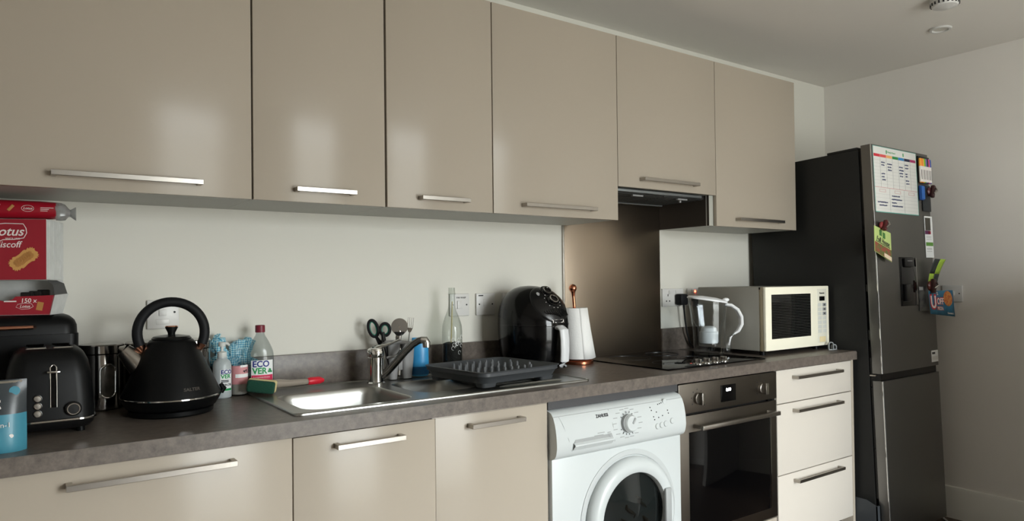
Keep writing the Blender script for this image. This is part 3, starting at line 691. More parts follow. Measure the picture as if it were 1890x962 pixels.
tx.text('Lotus', .010, -.066, .0225, -.0004, 'LEFT', .0002, shear=.3, bold=.01)
tx.tube([(-.074, -.0003, .021), (-.07, -.0003, .028), (-.055, -.0003, .0305), (-.04, -.0003, .029), (-.036, -.0003, .022), (-.045, -.0003, .0165), (-.062, -.0003, .0155)], .0005, 5, closed=True)
tx.box(-.10, -.073, -.0005, 0, .034, .037)
tx.build('lettering', m_print, bx, smooth=False)
for x in (-.118, -.022): MB().box(x-.007, x+.007, -.0006, 0, .012, .033, .0002, mt=Matrix.Translation((x, 0, .02)) @ Matrix.Rotation(.2, 4, 'Y') @ Matrix.Translation((-x, 0, -.02))).build('biscuit_print', m_biscuit2, bx, smooth=False)

bg_ = thing('biscuit_box', 'large red biscuit box with silver side stacked on the dispenser box', 'box', (-.066, -.190, WT+.3565), rz=-TH20)
BH = .1535
MB().box(-.25, 0, .0004, .121, 0, BH, .0008, 1).build('carton', m_foil, bg_)
MB().box(-.249, -.0006, -.0004, .0006, .0006, BH-.0006).build('front_panel', m_red, bg_, smooth=False)
for yy in (.02, .05, .095): MB().box(-.0004, .0006, yy-.0012, yy+.0012, .002, BH-.002).build('side_fold', m_foil, bg_, smooth=False)
tx = MB().text('Lotus', .0315, -.051, .121, -.0008, 'RIGHT', .0003, shear=.32, bold=.012)
tx.text('Biscoff', .0225, -.057, .0885, -.0008, 'RIGHT', .0003, shear=.22, bold=.006, sx=.95)
tx.text('SINCE 1932', .0065, -.058, .1035, -.0008, 'RIGHT', .0002)
cart = [(-.14, .097), (-.145, .115), (-.135, .137), (-.09, .142), (-.051, .141), (-.045, .13), (-.0435, .118), (-.05, .1055), (-.07, .102), (-.095, .101), (-.108, .094), (-.115, .1)]
tx.tube([(a, -.0006, b) for a, b in cart], .0011, 5, closed=True)
tx.build('lettering', m_print, bg_, smooth=False)
rot = Matrix.Translation((-.050, 0, .0525)) @ Matrix.Rotation(-.66, 4, 'Y')
pts = []
for i in range(80):
    a = 2*PI*i/80; c, s_ = math.cos(a), math.sin(a)
    x = .033*math.copysign(abs(c)**.45, c); z = .0155*math.copysign(abs(s_)**.55, s_)
    q = 1+.16*(i // 2 % 2); pts.append((x*(1+.07*(i // 2 % 2)), z*q))
MB().prism(pts, -.0016, .0003, 'y', mt=rot).build('biscuit_print', m_biscuit, bg_, smooth=False)
MB().prism([(x*.72, z*.6) for x, z in pts], -.0022, -.001, 'y', mt=rot).text('LOTUS', .0135, 0, 0, -.0026, 'CENTER', .0012, bold=.03, mt=rot).build('biscuit_relief', m_biscuit2, bg_, smooth=False)

pk = thing('biscuit_packet', 'red biscuit roll packet with twisted clear end lying on the large box', 'packet', (-.145, -.135, WT+.3565+BH+.0258), rz=-.10, ry=.0)
def pring(x, hy, hz, n=24): return [(x, hy*math.copysign(abs(math.cos(2*PI*j/n))**.7, math.cos(2*PI*j/n)), hz*math.copysign(abs(math.sin(2*PI*j/n))**.8, math.sin(2*PI*j/n))) for j in range(n)]
MB().loft([pring(-.14, .018, .02), pring(-.12, .026, .023), pring(0, .027, .0235), pring(.07, .027, .023), pring(.103, .026, .0215)]).build('wrapper', m_redw, pk)
cl = []; random.seed(5)
for x, s_ in ((.101, 1.02), (.112, 1.0), (.122, .86), (.129, .5), (.133, .42), (.139, .6), (.146, .8)):
    cl.append([(p[0], p[1]*random.uniform(.9, 1.1), p[2]*random.uniform(.85, 1.12)-.004*(x-.1)/.03) for p in pring(x, .025*s_, .0215*s_)])
MB().loft(cl, False, True).build('clear_end', mat('crinkled_film', (170, 172, 172), .15, trans=.5, alpha=.75), pk, ang=20)
def pkf(x, y, z):
    t_ = max(-1, min(1, z/.0235)); return (x, -.027*math.sqrt(max(.02, 1-abs(t_)**2.2))-.0006+y, z)
tx = MB().text('off', .028, -.015, .0, 0, 'RIGHT', .0002, bold=.01, fn=pkf)
tx.text('Lotus', .0085, .043, .002, 0, 'CENTER', .0002, shear=.3, bold=.01, fn=pkf)
for k, (a, b) in enumerate(((.07, .098), (.07, .088), (.07, .085))): tx.box(a, b, -.0278, -.0262, .004-.004*k, .0052-.004*k)
tx.tube([pkf(.043+.013*math.cos(a), 0, .002+.008*math.sin(a)) for a in [2*PI*i/16 for i in range(16)]], .0005, 5, closed=True)
tx.build('lettering', m_print, pk, smooth=False)
MB().box(-.009, .009, -.0285, -.026, -.0035, .0035, .001, mt=Matrix.Translation((.008, 0, .002)) @ Matrix.Rotation(-.9, 4, 'Y')).build('biscuit_print', m_biscuit2, pk)

# ------------------------------------------------------------------ pouches at the left edge
def pouch(loc, rz, label, H, W, mtop, mbot, name='food_pouch'):
    r = thing(name, label, 'pouch', loc, rz=rz, group='food pouches at the front left')
    def pr(z, th, w_=1.0): return [(W*w_*u, -th*(1-abs(u)**3)*1.0-.001 if s_ < 0 else th*(1-abs(u)**3)+.001, z) for s_ in (-1, 1) for u in ([-1+2*i/8 for i in range(9)] if s_ < 0 else [1-2*i/8 for i in range(9)])]
    MB().loft([pr(0, .022), pr(.02, .026), pr(H*.3, .022), pr(H*.53, .018, .99)], True, False).build('lower_body', mbot, r)
    up_ = MB().loft([pr(H*.53, .018, .99), pr(H*.75, .012, .99), pr(H*.9, .004), pr(H, .0006)], False, True).build('upper_body', mtop, r)
    MB().loft([pr(H*.955, .0022, 1.001), pr(H*.985, .0014, 1.001)], False, False).build('seal_strip', m_chrome, up_)
    return r
po = pouch((-.152, -.526, WT), .02, 'teal and charcoal food pouch standing in front of the toaster', .147, .041, m_pouchd, m_teal)
tx = MB().text('S', .034, -.002, .096, -.0165, 'RIGHT', .0002, bold=.01).build('number', m_print, po, smooth=False); tx = MB().text('in-1', .014, .003, .057, -.0245, 'CENTER', .0002); tx.build('lettering', m_print, po, smooth=False)
MB().lathe([(.0095, 0), (.0095, .0008), (0, .001)], 24, mt=Matrix.Translation((.020, -.0075, .124)) @ Matrix.Rotation(PI/2-.15, 4, 'X')).build('round_badge', m_teal, po)
MB().lathe([(.004, 0), (.004, .0006), (0, .0008)], 16, mt=Matrix.Translation((.014, -.0235, .034)) @ Matrix.Rotation(PI/2, 4, 'X')).build('icon', m_print, po)
pouch((-.214, -.566, WT), .1, 'grey and white pouch cut off by the left edge of the picture', .14, .042, m_pouchd, mat('pouch_white', (190, 188, 192), .4))

# ------------------------------------------------------------------ bottles by the sink
def wrapf(r_, off=.0006):
    return lambda x, y, z: ((r_+off-y)*math.sin(x/r_), -(r_+off-y)*math.cos(x/r_), z)
def curved_label(r_, x0, x1, z0, z1, m, name, par, off=.0004, n=10):
    f = wrapf(r_, off)
    MB().loft([[f(x0+(x1-x0)*i/n, 0, z0) for i in range(n+1)], [f(x0+(x1-x0)*i/n, 0, z1) for i in range(n+1)]], False, False, closed=False).build(name, m, par)
def pump_head(par, z, m, ang, L=.03):
    p = MB().lathe([(.0125, z), (.0135, z+.003), (.0135, z+.016), (.006, z+.019)], 20).build('pump_collar', m, par)
    q = MB().cyl((0, 0, z+.018), (0, 0, z+.034), .0045, n=12)
    q.lathe([(.0095, z+.033), (.0105, z+.036), (.0105, z+.044), (.009, z+.046), (0, z+.047)], 18)
    c, s_ = math.cos(ang), math.sin(ang)
    q.tube([(0, 0, z+.0415), (L*.7*c, L*.7*s_, z+.0415), (L*c, L*s_, z+.036)], [.006, .0045, .0035], 10)
    q.build('pump_head', m, par)
hs = thing('hand_soap_bottle', 'frosted hand soap pump bottle with white and green label beside the kettle', 'bottle', (.374, -.098, WT), rz=-.3)
MB().lathe([(.022, 0), (.0255, .003), (.026, .01), (.026, .098), (.0235, .108), (.0155, .116), (.0135, .118), (.0135, .122)], 32).build('body', m_soap, hs)
pump_head(hs, .1205, m_pump, .1, .021)
RL = .026
curved_label(RL, -.004, .033, .022, .086, m_label, 'label', hs, .0005)
MB().text('ECO', .0165, -.0015, .0785, 0, bold=.03, fn=wrapf(RL, .0009), ext=.0002).build('lettering', m_navy, hs, smooth=False)
MB().text('VER', .0165, -.0015, .0655, 0, bold=.03, fn=wrapf(RL, .0009), ext=.0002).build('lettering', m_green, hs, smooth=False)
MB().text('ZERO%', .0095, -.001, .0405, 0, bold=.02, fn=wrapf(RL, .0009), ext=.0002).build('lettering', m_dark, hs, smooth=False)
q = MB()
for z in (.0545, .0505): q.box(-.001, .02, -.0269, -.0262, z-.0012, z+.0012)
q.build('label_line', m_dark, hs, smooth=False)
curved_label(RL, -.003, .032, .0235, .03, m_green, 'label_band', hs, .0008)

ps = thing('pink_soap_bottle', 'clear soap dispenser with pink label between two taller detergent bottles', 'bottle', (.427, -.078, WT))
MB().lathe([(.0225, 0), (.025, .003), (.0255, .008), (.0255, .104), (.022, .112), (.0145, .116), (.0135, .122)], 32).build('body', m_clear, ps)
MB().lathe([(.0215, .004), (.0238, .006), (.0238, .036), (0, .036)], 28).build('soap', mat('pale_soap', (196, 190, 178), .4, trans=.3), ps)
curved_label(.0255, -.036, .036, .036, .092, m_pink, 'label', ps, .0005, 16)
curved_label(.0255, -.016, .036, .056, .067, m_label, 'label_band', ps, .0008)
curved_label(.0255, -.002, .025, .087, .0935, m_label, 'label_tab', ps, .0009)
q = MB(); f = wrapf(.0255, .0011)
for x, z, w_ in ((.006, .075, .008), (.014, .077, .007), (.01, .072, .012)): q.loft([[f(x, 0, z-.002), f(x+w_, 0, z-.002)], [f(x, 0, z+.002), f(x+w_, 0, z+.002)]], False, False, closed=False)
q.loft([[f(.003, 0, .0895), f(.019, 0, .0895)], [f(.003, 0, .0912), f(.019, 0, .0912)]], False, False, closed=False)
q.build('label_print', m_dark, ps, smooth=False)
pump_head(ps, .122, m_clear, 2.9, .026)

eb = thing('washing_up_liquid_bottle', 'large clear washing-up bottle with burgundy cap behind the sponge brush', 'bottle', (.490, -.083, WT+.0066), rz=-.12)
def er(z, hx, hy): return [(hx*math.copysign(abs(math.cos(2*PI*j/32))**.85, math.cos(2*PI*j/32)), hy*math.copysign(abs(math.sin(2*PI*j/32))**.85, math.sin(2*PI*j/32)), z) for j in range(32)]
R = [er(0, .036, .022), er(.004, .039, .025), er(.10, .040, .026), er(.115, .0395, .0255)]
for k in range(12):
    z = .118+.005*k; t_ = k/11; hx = .039-.025*t_**1.35; hy = .0255-.0115*t_**1.35; R += [er(z, hx, hy), er(z+.0025, hx-.0006, hy-.0006)]
R += [er(.180, .0125, .0125), er(.186, .0125, .0125)]
MB().loft(R, True, False).build('body', clear('grey_clear_plastic', (232, 236, 236), .1, .9, 1.2), eb, ang=25)
MB().loft([er(.006, .0375, .0235), er(.05, .0375, .0235)], True, True).build('liquid', clear('liquid_tint', (176, 176, 172), .05, .8), eb)
MB().lathe([(.0145, .183), (.0148, .186), (.0145, .204), (.0125, .2055), (0, .2055)], 24).build('cap', m_cap, eb)
def ebf(x, y, z):
    t_ = max(-.98, min(.98, x/.0402)); return (x, -.026*(1-abs(t_)**2.35)**(1/2.35)-.0012+y, z)
def elab(x0, x1, z0, z1, m, nm, off):
    MB().loft([[tuple(Vector(ebf(x0+(x1-x0)*i/12, 0, zz))+Vector((0, -off, 0))) for i in range(13)] for zz in (z0, z1)], False, False, closed=False).build(nm, m, eb)
elab(-.030, .034, .012, .098, m_label, 'label', 0)
elab(-.029, .033, .012, .053, m_crim, 'label_band', .0005)
o5 = lambda x, y, z: tuple(Vector(ebf(x, y, z))+Vector((0, -.0008, 0)))
MB().text('ECO', .026, -.027, .086, 0, bold=.025, fn=o5, ext=.0002, sx=.95).build('lettering', m_navy, eb, smooth=False)
MB().text('VER', .026, -.027, .065, 0, bold=.025, fn=o5, ext=.0002, sx=.95).build('lettering', m_green, eb, smooth=False)
q = MB()
for x, z in ((.0215, .063), (.0275, .063), (.0245, .069)): q.prism([(x+.003*math.cos(a), z+.003*math.sin(a)) for a in [2*PI*i/12 for i in range(12)]], -.0275, -.02, 'y')
q.build('leaf_logo', m_green, eb)
MB().text('Pomegranate & Lime', .0058, -.025, .046, 0, fn=lambda x, y, z: tuple(Vector(ebf(x, y, z))+Vector((0, -.001, 0))), ext=.0002).build('lettering', m_print, eb, smooth=False)

# crumpled cloths
def crumple(seed, c, s_, amp):
    b = bmesh.new(); bmesh.ops.create_icosphere(b, subdivisions=4, radius=1)
    for v in b.verts:
        d = v.co.normalized(); P = Vector((d.x*s_[0], d.y*s_[1], d.z*s_[2])); P.x += .008*math.sin(P.z*45+seed); q_ = P+Vector((seed, seed*.7, 0))
        o_ = amp*(.016*noise.noise(q_*34)+.012*abs(noise.noise(q_*62))-.006*abs(noise.noise(q_*130)))
        v.co = Vector((c[0]+P.x+d.x*o_*1.6, c[1]+P.y+d.y*o_*.5, max(.0, c[2]+P.z+d.z*o_*1.6)))
    return b
cb = thing('dish_cloth', 'blue checked dish cloth scrunched up behind the hand soap', 'cloth', (.386, -.036, WT), group='blue cloths behind the bottles')
q = MB().merge(crumple(2.3, (-.008, .0, .102), (.019, .014, .100), 1.2)); q.build('folds', m_cloth, cb, ang=60)
cb = thing('dish_cloth', 'blue checked dish cloth bunched behind the pink soap and detergent bottles', 'cloth', (.448, -.036, WT), group='blue cloths behind the bottles')
q = MB().merge(crumple(9.1, (.004, .0, .085), (.034, .010, .084), 1.2)); q.build('folds', m_cloth, cb, ang=60)

# sponge brush
br = thing('sponge_brush', 'dish sponge brush with green scourer and red handle end on the sink', 'sponge brush', (.470, -.160, WT+.0064), rz=.06)
hm = Matrix.Translation((0, 0, .025)) @ Matrix.Rotation(-.5, 4, 'Z') @ Matrix.Rotation(.14, 4, 'Y')
MB().box(-.04, .04, -.012, .012, -.019, .017, .007, 3, mt=hm).build('scourer', m_sponge_g, br)
MB().box(-.042, .042, .012, .034, -.019, .019, .007, 3, mt=hm).build('sponge', m_sponge_y, br)
MB().tube([(.02, .014, .028), (.06, .024, .026), (.10, .032, .022), (.165, .036, .021)], [.012, .014, .011, .009], 12).build('handle', mat('handle_smoky', (150, 140, 128), .2, coat=.4), br)
MB().tube([(.16, .0355, .021), (.168, .036, .0212), (.2, .038, .021), (.215, .039, .0195)], [.010, .0125, .012, .006], 14).build('handle_end', m_redp, br)

# ------------------------------------------------------------------ cutlery holder and what stands in it
cd = thing('cutlery_holder', 'grey plastic cutlery holder on the sink ledge behind the tap', 'cutlery holder', (.955, -.096, WT+.0066), rz=.0)
def cup(x0, x1, y0, y1, h, name):
    def rr_(d, z): return [(x, y, z) for x, y in rrect(x0+d, x1-d, y0+d, y1-d, .012, 4)]
    return MB().loft([rr_(.008, 0), rr_(.003, h*.5), rr_(0, h-.004), rr_(-.002, h), rr_(.002, h+.001), rr_(.003, h-.004), rr_(.009, .004)], True, True).build(name, m_caddy, cd)
cup(-.048, -.004, -.032, .032, .122, 'cup'); cup(.004, .052, -.032, .032, .122, 'cup')
MB().tube([(-.06, -.036, .078), (-.05, -.04, .08), (-.02, -.04, .082), (.0, -.038, .1), (.012, -.036, .122)], [.004, .005, .005, .005, .004], 10).build('front_rail', m_caddy, cd)
MB().box(-.008, .008, -.02, .02, .03, .1, .002).build('bridge', m_caddy, cd)
MB().tube([(-.066, .0, .116), (-.055, -.02, .128), (-.02, -.03, .129), (.03, -.034, .124)], [.005, .008, .008, .004], 10).build('side_lip', m_caddy, cd)
CX, CY, CZ = .955, -.096, WT+.0066
sc = thing('kitchen_scissors', 'black and green handled scissors standing in the cutlery holder', 'scissors', (CX-.041, CY+.006, CZ+-.002), rz=-.42, ry=-.14)
def ringpts(cx, cz, a, b, rot_, n=24):
    return [(cx+a*math.cos(t_)*math.cos(rot_)-b*math.sin(t_)*math.sin(rot_), 0, cz+a*math.cos(t_)*math.sin(rot_)+b*math.sin(t_)*math.cos(rot_)) for t_ in [2*PI*i/n for i in range(n)]]
for cx, cz, a, b, rt in ((-.019, .182, .0155, .029, .12), (.02, .172, .0165, .021, -.1)):
    hnd = MB().tube(ringpts(cx, cz, a, b, rt), .0054, 10, closed=True)
    hnd.tube([(cx*.75, 0, cz-b+.002), (cx*.3, 0, cz-b-.02), (0, 0, .115)], [.005, .0075, .006], 10); hn = hnd.build('handle', m_rubber, sc)
    MB().tube(ringpts(cx, cz, a-.0045, b-.0045, rt), .003, 8, closed=True).build('grip_insert', mat('green_grip', (28, 112, 92), .5), hn)
for s_ in (-1, 1): MB().prism([(s_*.001, .13), (s_*.010, .125), (s_*.006, .02), (s_*.001, .0)], -.001+.0012*s_, .001+.0012*s_).build('blade', m_steel, sc)
pz = thing('pizza_cutter', 'round steel pizza cutter wheel sticking up from the cutlery holder', 'pizza cutter', (CX+.0, CY-.006, CZ+.012), rz=-.5, ry=.02)
MB().lathe([(.0285, -.0006), (.029, 0), (.0285, .0006)], 40, mt=Matrix.Translation((0, -.004, .168)) @ Matrix.Rotation(PI/2, 4, 'X')).build('wheel', mat('dull_steel', (168, 164, 158), .35, 1), pz)
MB().tube([(0, 0, .0), (0, 0, .09), (0, .001, .125), (0, .003, .150), (0, .003, .168)], [.008, .009, .006, .009, .005], 12).build('handle', m_steel, pz)
MB().cyl((0, -.006, .168), (0, .004, .168), .0035, n=12).build('pin', m_chrome, pz)
MB().prism([(.018*math.cos(t_), .150+.014*math.sin(t_)) for t_ in [PI+PI*i/10 for i in range(11)]], -.0075, .004).build('guard', m_blacks, pz)
fk = thing('fork', 'steel fork with tines up at the right of the cutlery holder', 'fork', (CX+.024, CY-.002, CZ+.012), rz=-.55, ry=.12)
MB().tube([(0, 0, 0), (0, 0, .12), (0, 0, .15)], [.005, .003, .0035], 10, flat=.5).build('handle', m_steel, fk)
MB().prism([(-.0045, .148), (.0045, .148), (.0105, .163), (-.0105, .163)], -.0012, .0012).build('neck', m_steel, fk)
for k in range(4): MB().box(-.0105+.0063*k, -.0085+.0063*k, -.001, .001, .162, .2, .0005).build('tine', m_steel, fk)
kn_ = thing('table_knife', 'steel knife with black handle leaning between scissors and pizza cutter', 'knife', (CX-.022, CY+.014, CZ+.012), rz=-.4, ry=.17)
MB().tube([(0, 0, 0), (0, 0, .08), (0, 0, .13)], [.004, .005, .008], 10, flat=.5).build('blade', m_steel, kn_)
MB().tube([(0, 0, .128), (.002, 0, .148), (.006, 0, .168)], [.009, .0115, .008], 12, flat=.6).build('handle', m_steel, kn_)
pe = thing('vegetable_peeler', 'black handled peeler leaning left in the cutlery holder', 'peeler', (CX-.034, CY-.018, CZ+.012), rz=-.3, ry=-.2)
MB().tube([(0, 0, 0), (0, 0, .08), (0, 0, .13), (.002, 0, .155)], [.004, .005, .008, .006], 10).build('handle', m_blacks, pe)
bp = thing('blue_refill_pack', 'blue plastic refill pack standing right of the cutlery holder', 'pack', (1.046, -.085, WT+.0066), rz=-.3)
def bpr(z, hx, hy): return [(hx*math.cos(2*PI*j/28), hy*math.copysign(abs(math.sin(2*PI*j/28))**.9, math.sin(2*PI*j/28)), z) for j in range(28)]
MB().loft([bpr(0, .027, .02), bpr(.006, .031, .023), bpr(.05, .0315, .023), bpr(.1, .0305, .021), bpr(.128, .029, .016), bpr(.136, .028, .004)]).build('body', m_blue, bp)
MB().loft([bpr(.006, .0315, .0235), bpr(.034, .0318, .0235)], False, False).build('lower_print', mat('pack_blue_dark', (28, 92, 138), .4), bp)

# glass bottle
gb = thing('glass_bottle', 'clear glass bottle with dark contents and a stick by the wall', 'bottle', (1.172, -.098, WT+.0066))
MB().lathe([(.030, 0), (.036, .003), (.0375, .01), (.037, .15), (.035, .175), (.026, .205), (.016, .228), (.0125, .245), (.0115, .285), (.0135, .287), (.0135, .293), (.012, .295), (.012, .312)], 36, cap1=False).build('glass', m_glass, gb)
MB().lathe([(.031, .004), (.0345, .01), (.0345, .108), (.02, .113), (0, .11)], 30).build('contents', m_bean, gb)
MB().cyl((-.006, 0, .06), (.002, 0, .262), .0022, n=8).build('stick', m_sponge_y, gb)
f = wrapf(.037, .0005); q = MB(); random.seed(11)
for k in range(10):
    x, z = random.uniform(-.02, .022), random.uniform(.075, .135); q.tube([f(x+.006*math.cos(a), 0, z+.007*math.sin(a)) for a in [2*PI*i/10 for i in range(9)]], .0006, 5)
q.build('etched_pattern', m_label, gb)

# ------------------------------------------------------------------ air fryer
af = thing('air_fryer', 'glossy black air fryer with two dials and silver basket handle', 'air fryer', (1.490, -.170, WT+.0066), rz=.06)
def afr(z, rx, ry, yc=0, n=48): return [(rx*math.cos(2*PI*j/n), yc+ry*math.sin(2*PI*j/n), z) for j in range(n)]
AF = [(0.004, .100, .112, 0), (.012, .112, .124, 0), (.06, .1235, .138, 0), (.12, .1295, .144, 0), (.17, .1305, .145, 0), (.205, .1285, .142, .002), (.237, .121, .132, .006), (.265, .107, .116, .011), (.288, .086, .094, .016), (.305, .058, .064, .02), (.313, .032, .036, .022), (.3155, .004, .005, .023)]
abm = MB(); abm.loft([afr(z, a, b, c) for z, a, b, c in AF])
bmesh.ops.recalc_face_normals(abm.bm, faces=abm.bm.faces[:])
bvh = BVHTree.FromBMesh(abm.bm)
abm.build('body', mat('fryer_black', (5, 5, 6), .13, spec=.35), af)
ND = Vector((0, -.76, .65)).normalized(); UPD = Vector((0, .65, .76)).normalized(); XD = Vector((1, 0, 0))
PC = Vector((0, -.075, .252))
def drape(u, v, off):
    o = PC+XD*u+UPD*v+ND*.2; h = bvh.ray_cast(o, -ND, .6)
    if h[0] is None: return o-ND*.2
    return h[0]+ND*off
rings = []
for r_, off in ((.086, -.002), (.085, .003), (.08, .0045), (.055, .0045), (.03, .0045), (.001, .0045)):
    rings.append([tuple(drape(r_*.92*math.cos(2*PI*j/48), r_*math.sin(2*PI*j/48)-.016, off)) for j in range(48)])
cpn = MB().loft(rings, False, True).build('control_panel', m_blacks, af)
for k in range(13):
    u0 = -.052+.0087*k
    MB().tube([tuple(drape(u0+.012*t_*t_, -.058-.028*t_*(1-abs(u0)/.09), .0055)) for t_ in (-.2, .2, .6, 1)], .0017, 6).build('louvre', m_blackg, cpn)
for v, rr_ in ((.030, .0215), (-.018, .0225)):
    p = drape(.0, v, .005); zq = ND.to_track_quat('Z', 'Y').to_matrix().to_4x4(); mt_ = Matrix.Translation(p) @ zq
    kn = MB().lathe([(rr_+.004, -.006), (rr_+.004, .001), (rr_, .002), (rr_-.002, .009), (rr_-.005, .0105), (0, .010)], 32, mt=mt_).build('dial', m_blackg, cpn)
    MB().lathe([(rr_-.004, .010), (rr_-.0045, .0116), (rr_-.0075, .0116), (rr_-.008, .010)], 32, mt=mt_, cap0=False, cap1=False).build('dial_ring', m_chrome, kn)
for k in range(8):
    a = 2.2+k*.55; p = drape(.034*math.cos(a), -.018+.034*math.sin(a), .0055); MB().sphere(tuple(p), .0018, 8).build('dial_mark', m_plate, cpn)
p = drape(-.042, .022, .005); MB().lathe([(.008, 0), (.008, .0015), (0, .002)], 16, mt=Matrix.Translation(p) @ zq).build('emblem', m_caddy, cpn)
ring_ = []
MB().loft([afr(.166, .1309, .1454), afr(.168, .1312, .1457), afr(.170, .1312, .1457), afr(.172, .1309, .1454)], False, False).build('basket_seam', m_blackg, af)
def affr(x, y, z): # wrap onto front of body
    a = x/.13; rx, ry = .1300, .1445; return ((rx+.0008-y)*math.sin(a), -(ry+.0008-y)*math.cos(a), z)
MB().text('TOWER', .0165, .0, .184, 0, 'CENTER', .0003, bold=.03, fn=affr).build('logo', m_print, af, smooth=False)
hx_ = .0
hpth = [(hx_, -.140, .160), (hx_, -.158, .161), (hx_, -.172, .152), (hx_, -.177, .118), (hx_, -.177, .075), (hx_, -.174, .040), (hx_, -.166, .022), (hx_, -.156, .018)]
MB().tube(hpth, [.018, .019, .021, .021, .0205, .02, .018, .012], 14, flat=.5, up=(0, -.5, .86)).build('basket_handle', mat('handle_silver', (214, 216, 218), .35), af)
for fx in (-.06, .06):
    for fy in (-.06, .06): MB().cyl((fx, fy, 0), (fx, fy, .006), .012, n=12).build('foot', m_rubber, af)

# ------------------------------------------------------------------ paper towel on a copper stand
pt = thing('paper_towel_stand', 'white paper towel roll on a copper stand beside the splashback', 'paper towel holder', (1.748, -.135, WT))
MB().lathe([(.056, 0), (.06, .003), (.06, .012), (.055, .0165), (.02, .018), (0, .018)], 40).build('base', m_copper, pt)
ax = Vector((-.028, .0, .32)); ax_n = ax.normalized()
MB().tube([(0, 0, .016), tuple(ax*.92)], [.0075, .0065], 14).tube([tuple(ax*.86), tuple(ax*.905), tuple(ax*.93)], [.0065, .0085, .012], 14).sphere(tuple(ax*.965), .0165, 18).build('rod', m_copper, pt)
R = []
for z, r_ in ((.022, .058), (.024, .060), (.12, .057), (.21, .053), (.2275, .052), (.2285, .05), (.2275, .02), (.2, .0195)):
    c_ = ax_n*z; R.append([(c_.x+r_*math.cos(2*PI*j/40), c_.y+r_*math.sin(2*PI*j/40), z) for j in range(40)])
rl = MB().loft(R, True, True).build('roll', m_paper, pt)
sh = []
for z, s_ in ((.022, 1), (.08, .8), (.15, .5), (.2285, .15)):
    r_ = .0606-(z-.022)*.04; c_ = ax_n*z
    row = [(c_.x+(r_+.0006+.024*s_*max(0, (t_-.5)*2)**2)*math.cos(-1.9+1.75*t_), c_.y+(r_+.0006+.024*s_*max(0, (t_-.5)*2)**2)*math.sin(-1.9+1.75*t_), z) for t_ in [i/12 for i in range(13)]]
    sh.append(row)
lsh = MB().loft(sh, False, False, closed=False).build('loose_sheet', m_paper, rl); md = lsh.modifiers.new('thickness', 'SOLIDIFY'); md.thickness = .0006

# ------------------------------------------------------------------ dish drying rack
rk = thing('dish_rack', 'dark grey plastic drying tray with pegs on the sink drainer', 'dish rack', (1.183, -.343, WT+.0094), rz=.11)
def rkr(d, z, r_=.035, n=8): return [(x, y, z) for x, y in rrect(-.176+d, .176-d, -.165+d, .165-d, r_, n)]
MB().loft([rkr(.018, .013), rkr(.008, .034), rkr(.004, .036), rkr(.004, .046), rkr(.001, .047), rkr(.0, .05), rkr(.003, .051), rkr(.007, .0505), rkr(.009, .046), rkr(.022, .018)], True, True).build('tray', m_grey, rk, ang=40)
for fx in (-1, 1):
    for fy in (-1, 1):
        MB().loft([[(x+fx*.125, y+fy*.118, z) for x, y in rrect(-.03+d, .03-d, -.025+d, .025-d, .012, 4)] for z, d in ((0, .003), (.014, 0))]).build('foot', m_grey, rk)
random.seed(2)
for i in range(9):
    for j in range(5):
        if (i in (0, 8) and j in (0, 4)) or (i == 7 and j in (1, 3)): continue
        x, y = -.118+.0285*i+(.012 if j % 2 else 0), -.105+.05*j
        MB().tube([(x, y, .0175), (x, y, .05), (x, y, .053)], [.0055, .0045, .0025], 8).build('peg', m_peg, rk)

# small loops at the worktop end
for cx, h, lab in ((2.997, .036, 'taller grey plastic loop clip on the worktop end by the fridge'), (3.022, .024, 'shorter grey plastic loop clip on the worktop end by the fridge')):
    lc = thing('loop_clip', lab, 'clip', (cx-.004, -.50, WT), rz=-.6, group='loop clips at the worktop end')
    m_clip = mat('clip_grey', (150, 154, 156), .25)
    hw = .0105
    MB().tube([(-hw, 0, .001), (-hw, 0, h-.009), (-hw*.7, 0, h-.002), (0, 0, h), (hw*.7, 0, h-.002), (hw, 0, h-.009), (hw, 0, .001)], .0035, 8, flat=1.6, up=(0, 1, 0)).build('loop', m_clip, lc)
    MB().box(-hw-.002, hw+.002, -.006, .006, 0, .004, .001).build('base', m_clip, lc)

# ------------------------------------------------------------------ fridge freezer
FT = .034
FR = thing('fridge_freezer', 'tall dark stainless fridge freezer with water dispenser in the corner', 'fridge', (3.058, -.733, 0), rx=-FT)
FWD = .552
MB().box(.002, FWD-.002, .062, .655, .045, 1.848, .004).build('body', m_fridge_s, FR)
MB().box(.004, FWD-.004, .066, .215, 1.848, 1.859, .003).build('top_cover', m_fridge_s, FR)
MB().box(.01, FWD-.01, .05, .064, .06, 1.85).build('door_gasket', m_glassblk, FR, smooth=False)
def fdoor(z0, z1):
    poly = rrect(0, FWD, .0, .05, .006, 4)
    return MB().loft([[(x, y, z) for x, y in poly] for z in (z0, z1)]).build('door', m_fridge, FR)
fd1 = fdoor(.812, 1.862); fd2 = fdoor(.07, .778)
MB().box(.006, FWD-.006, .012, .05, .778, .812).build('handle_recess', m_glassblk, FR, smooth=False)
MB().box(-.0012, .001, .001, .004, .815, 1.86).build('edge_highlight', m_chrome, fd1, smooth=False)
MB().box(-.0012, .001, .001, .004, .072, .776).build('edge_highlight', m_chrome, fd2, smooth=False)
MB().box(-.001, .03, .03, .06, .7995, .8065, .002).build('hinge', m_steel, FR)
for fx in (.05, FWD-.05):
    for fy in (.1, .6): MB().cyl((fx, fy, .0+(.003 if fy < .3 else .021)), (fx, fy, .05), .02, n=14).build('foot', m_black, FR)
dsp = MB().box(.203, .368, -.0015, .01, 1.112, 1.345, .002).build('dispenser_panel', m_glassblk, fd1)
MB().box(.216, .3635, -.0035, -.001, 1.116, 1.30, .001).build('dispenser_recess', m_blackg, dsp)
MB().box(.24, .325, -.012, -.001, 1.298, 1.34, .003).build('dispenser_nozzle', m_blacks, dsp)
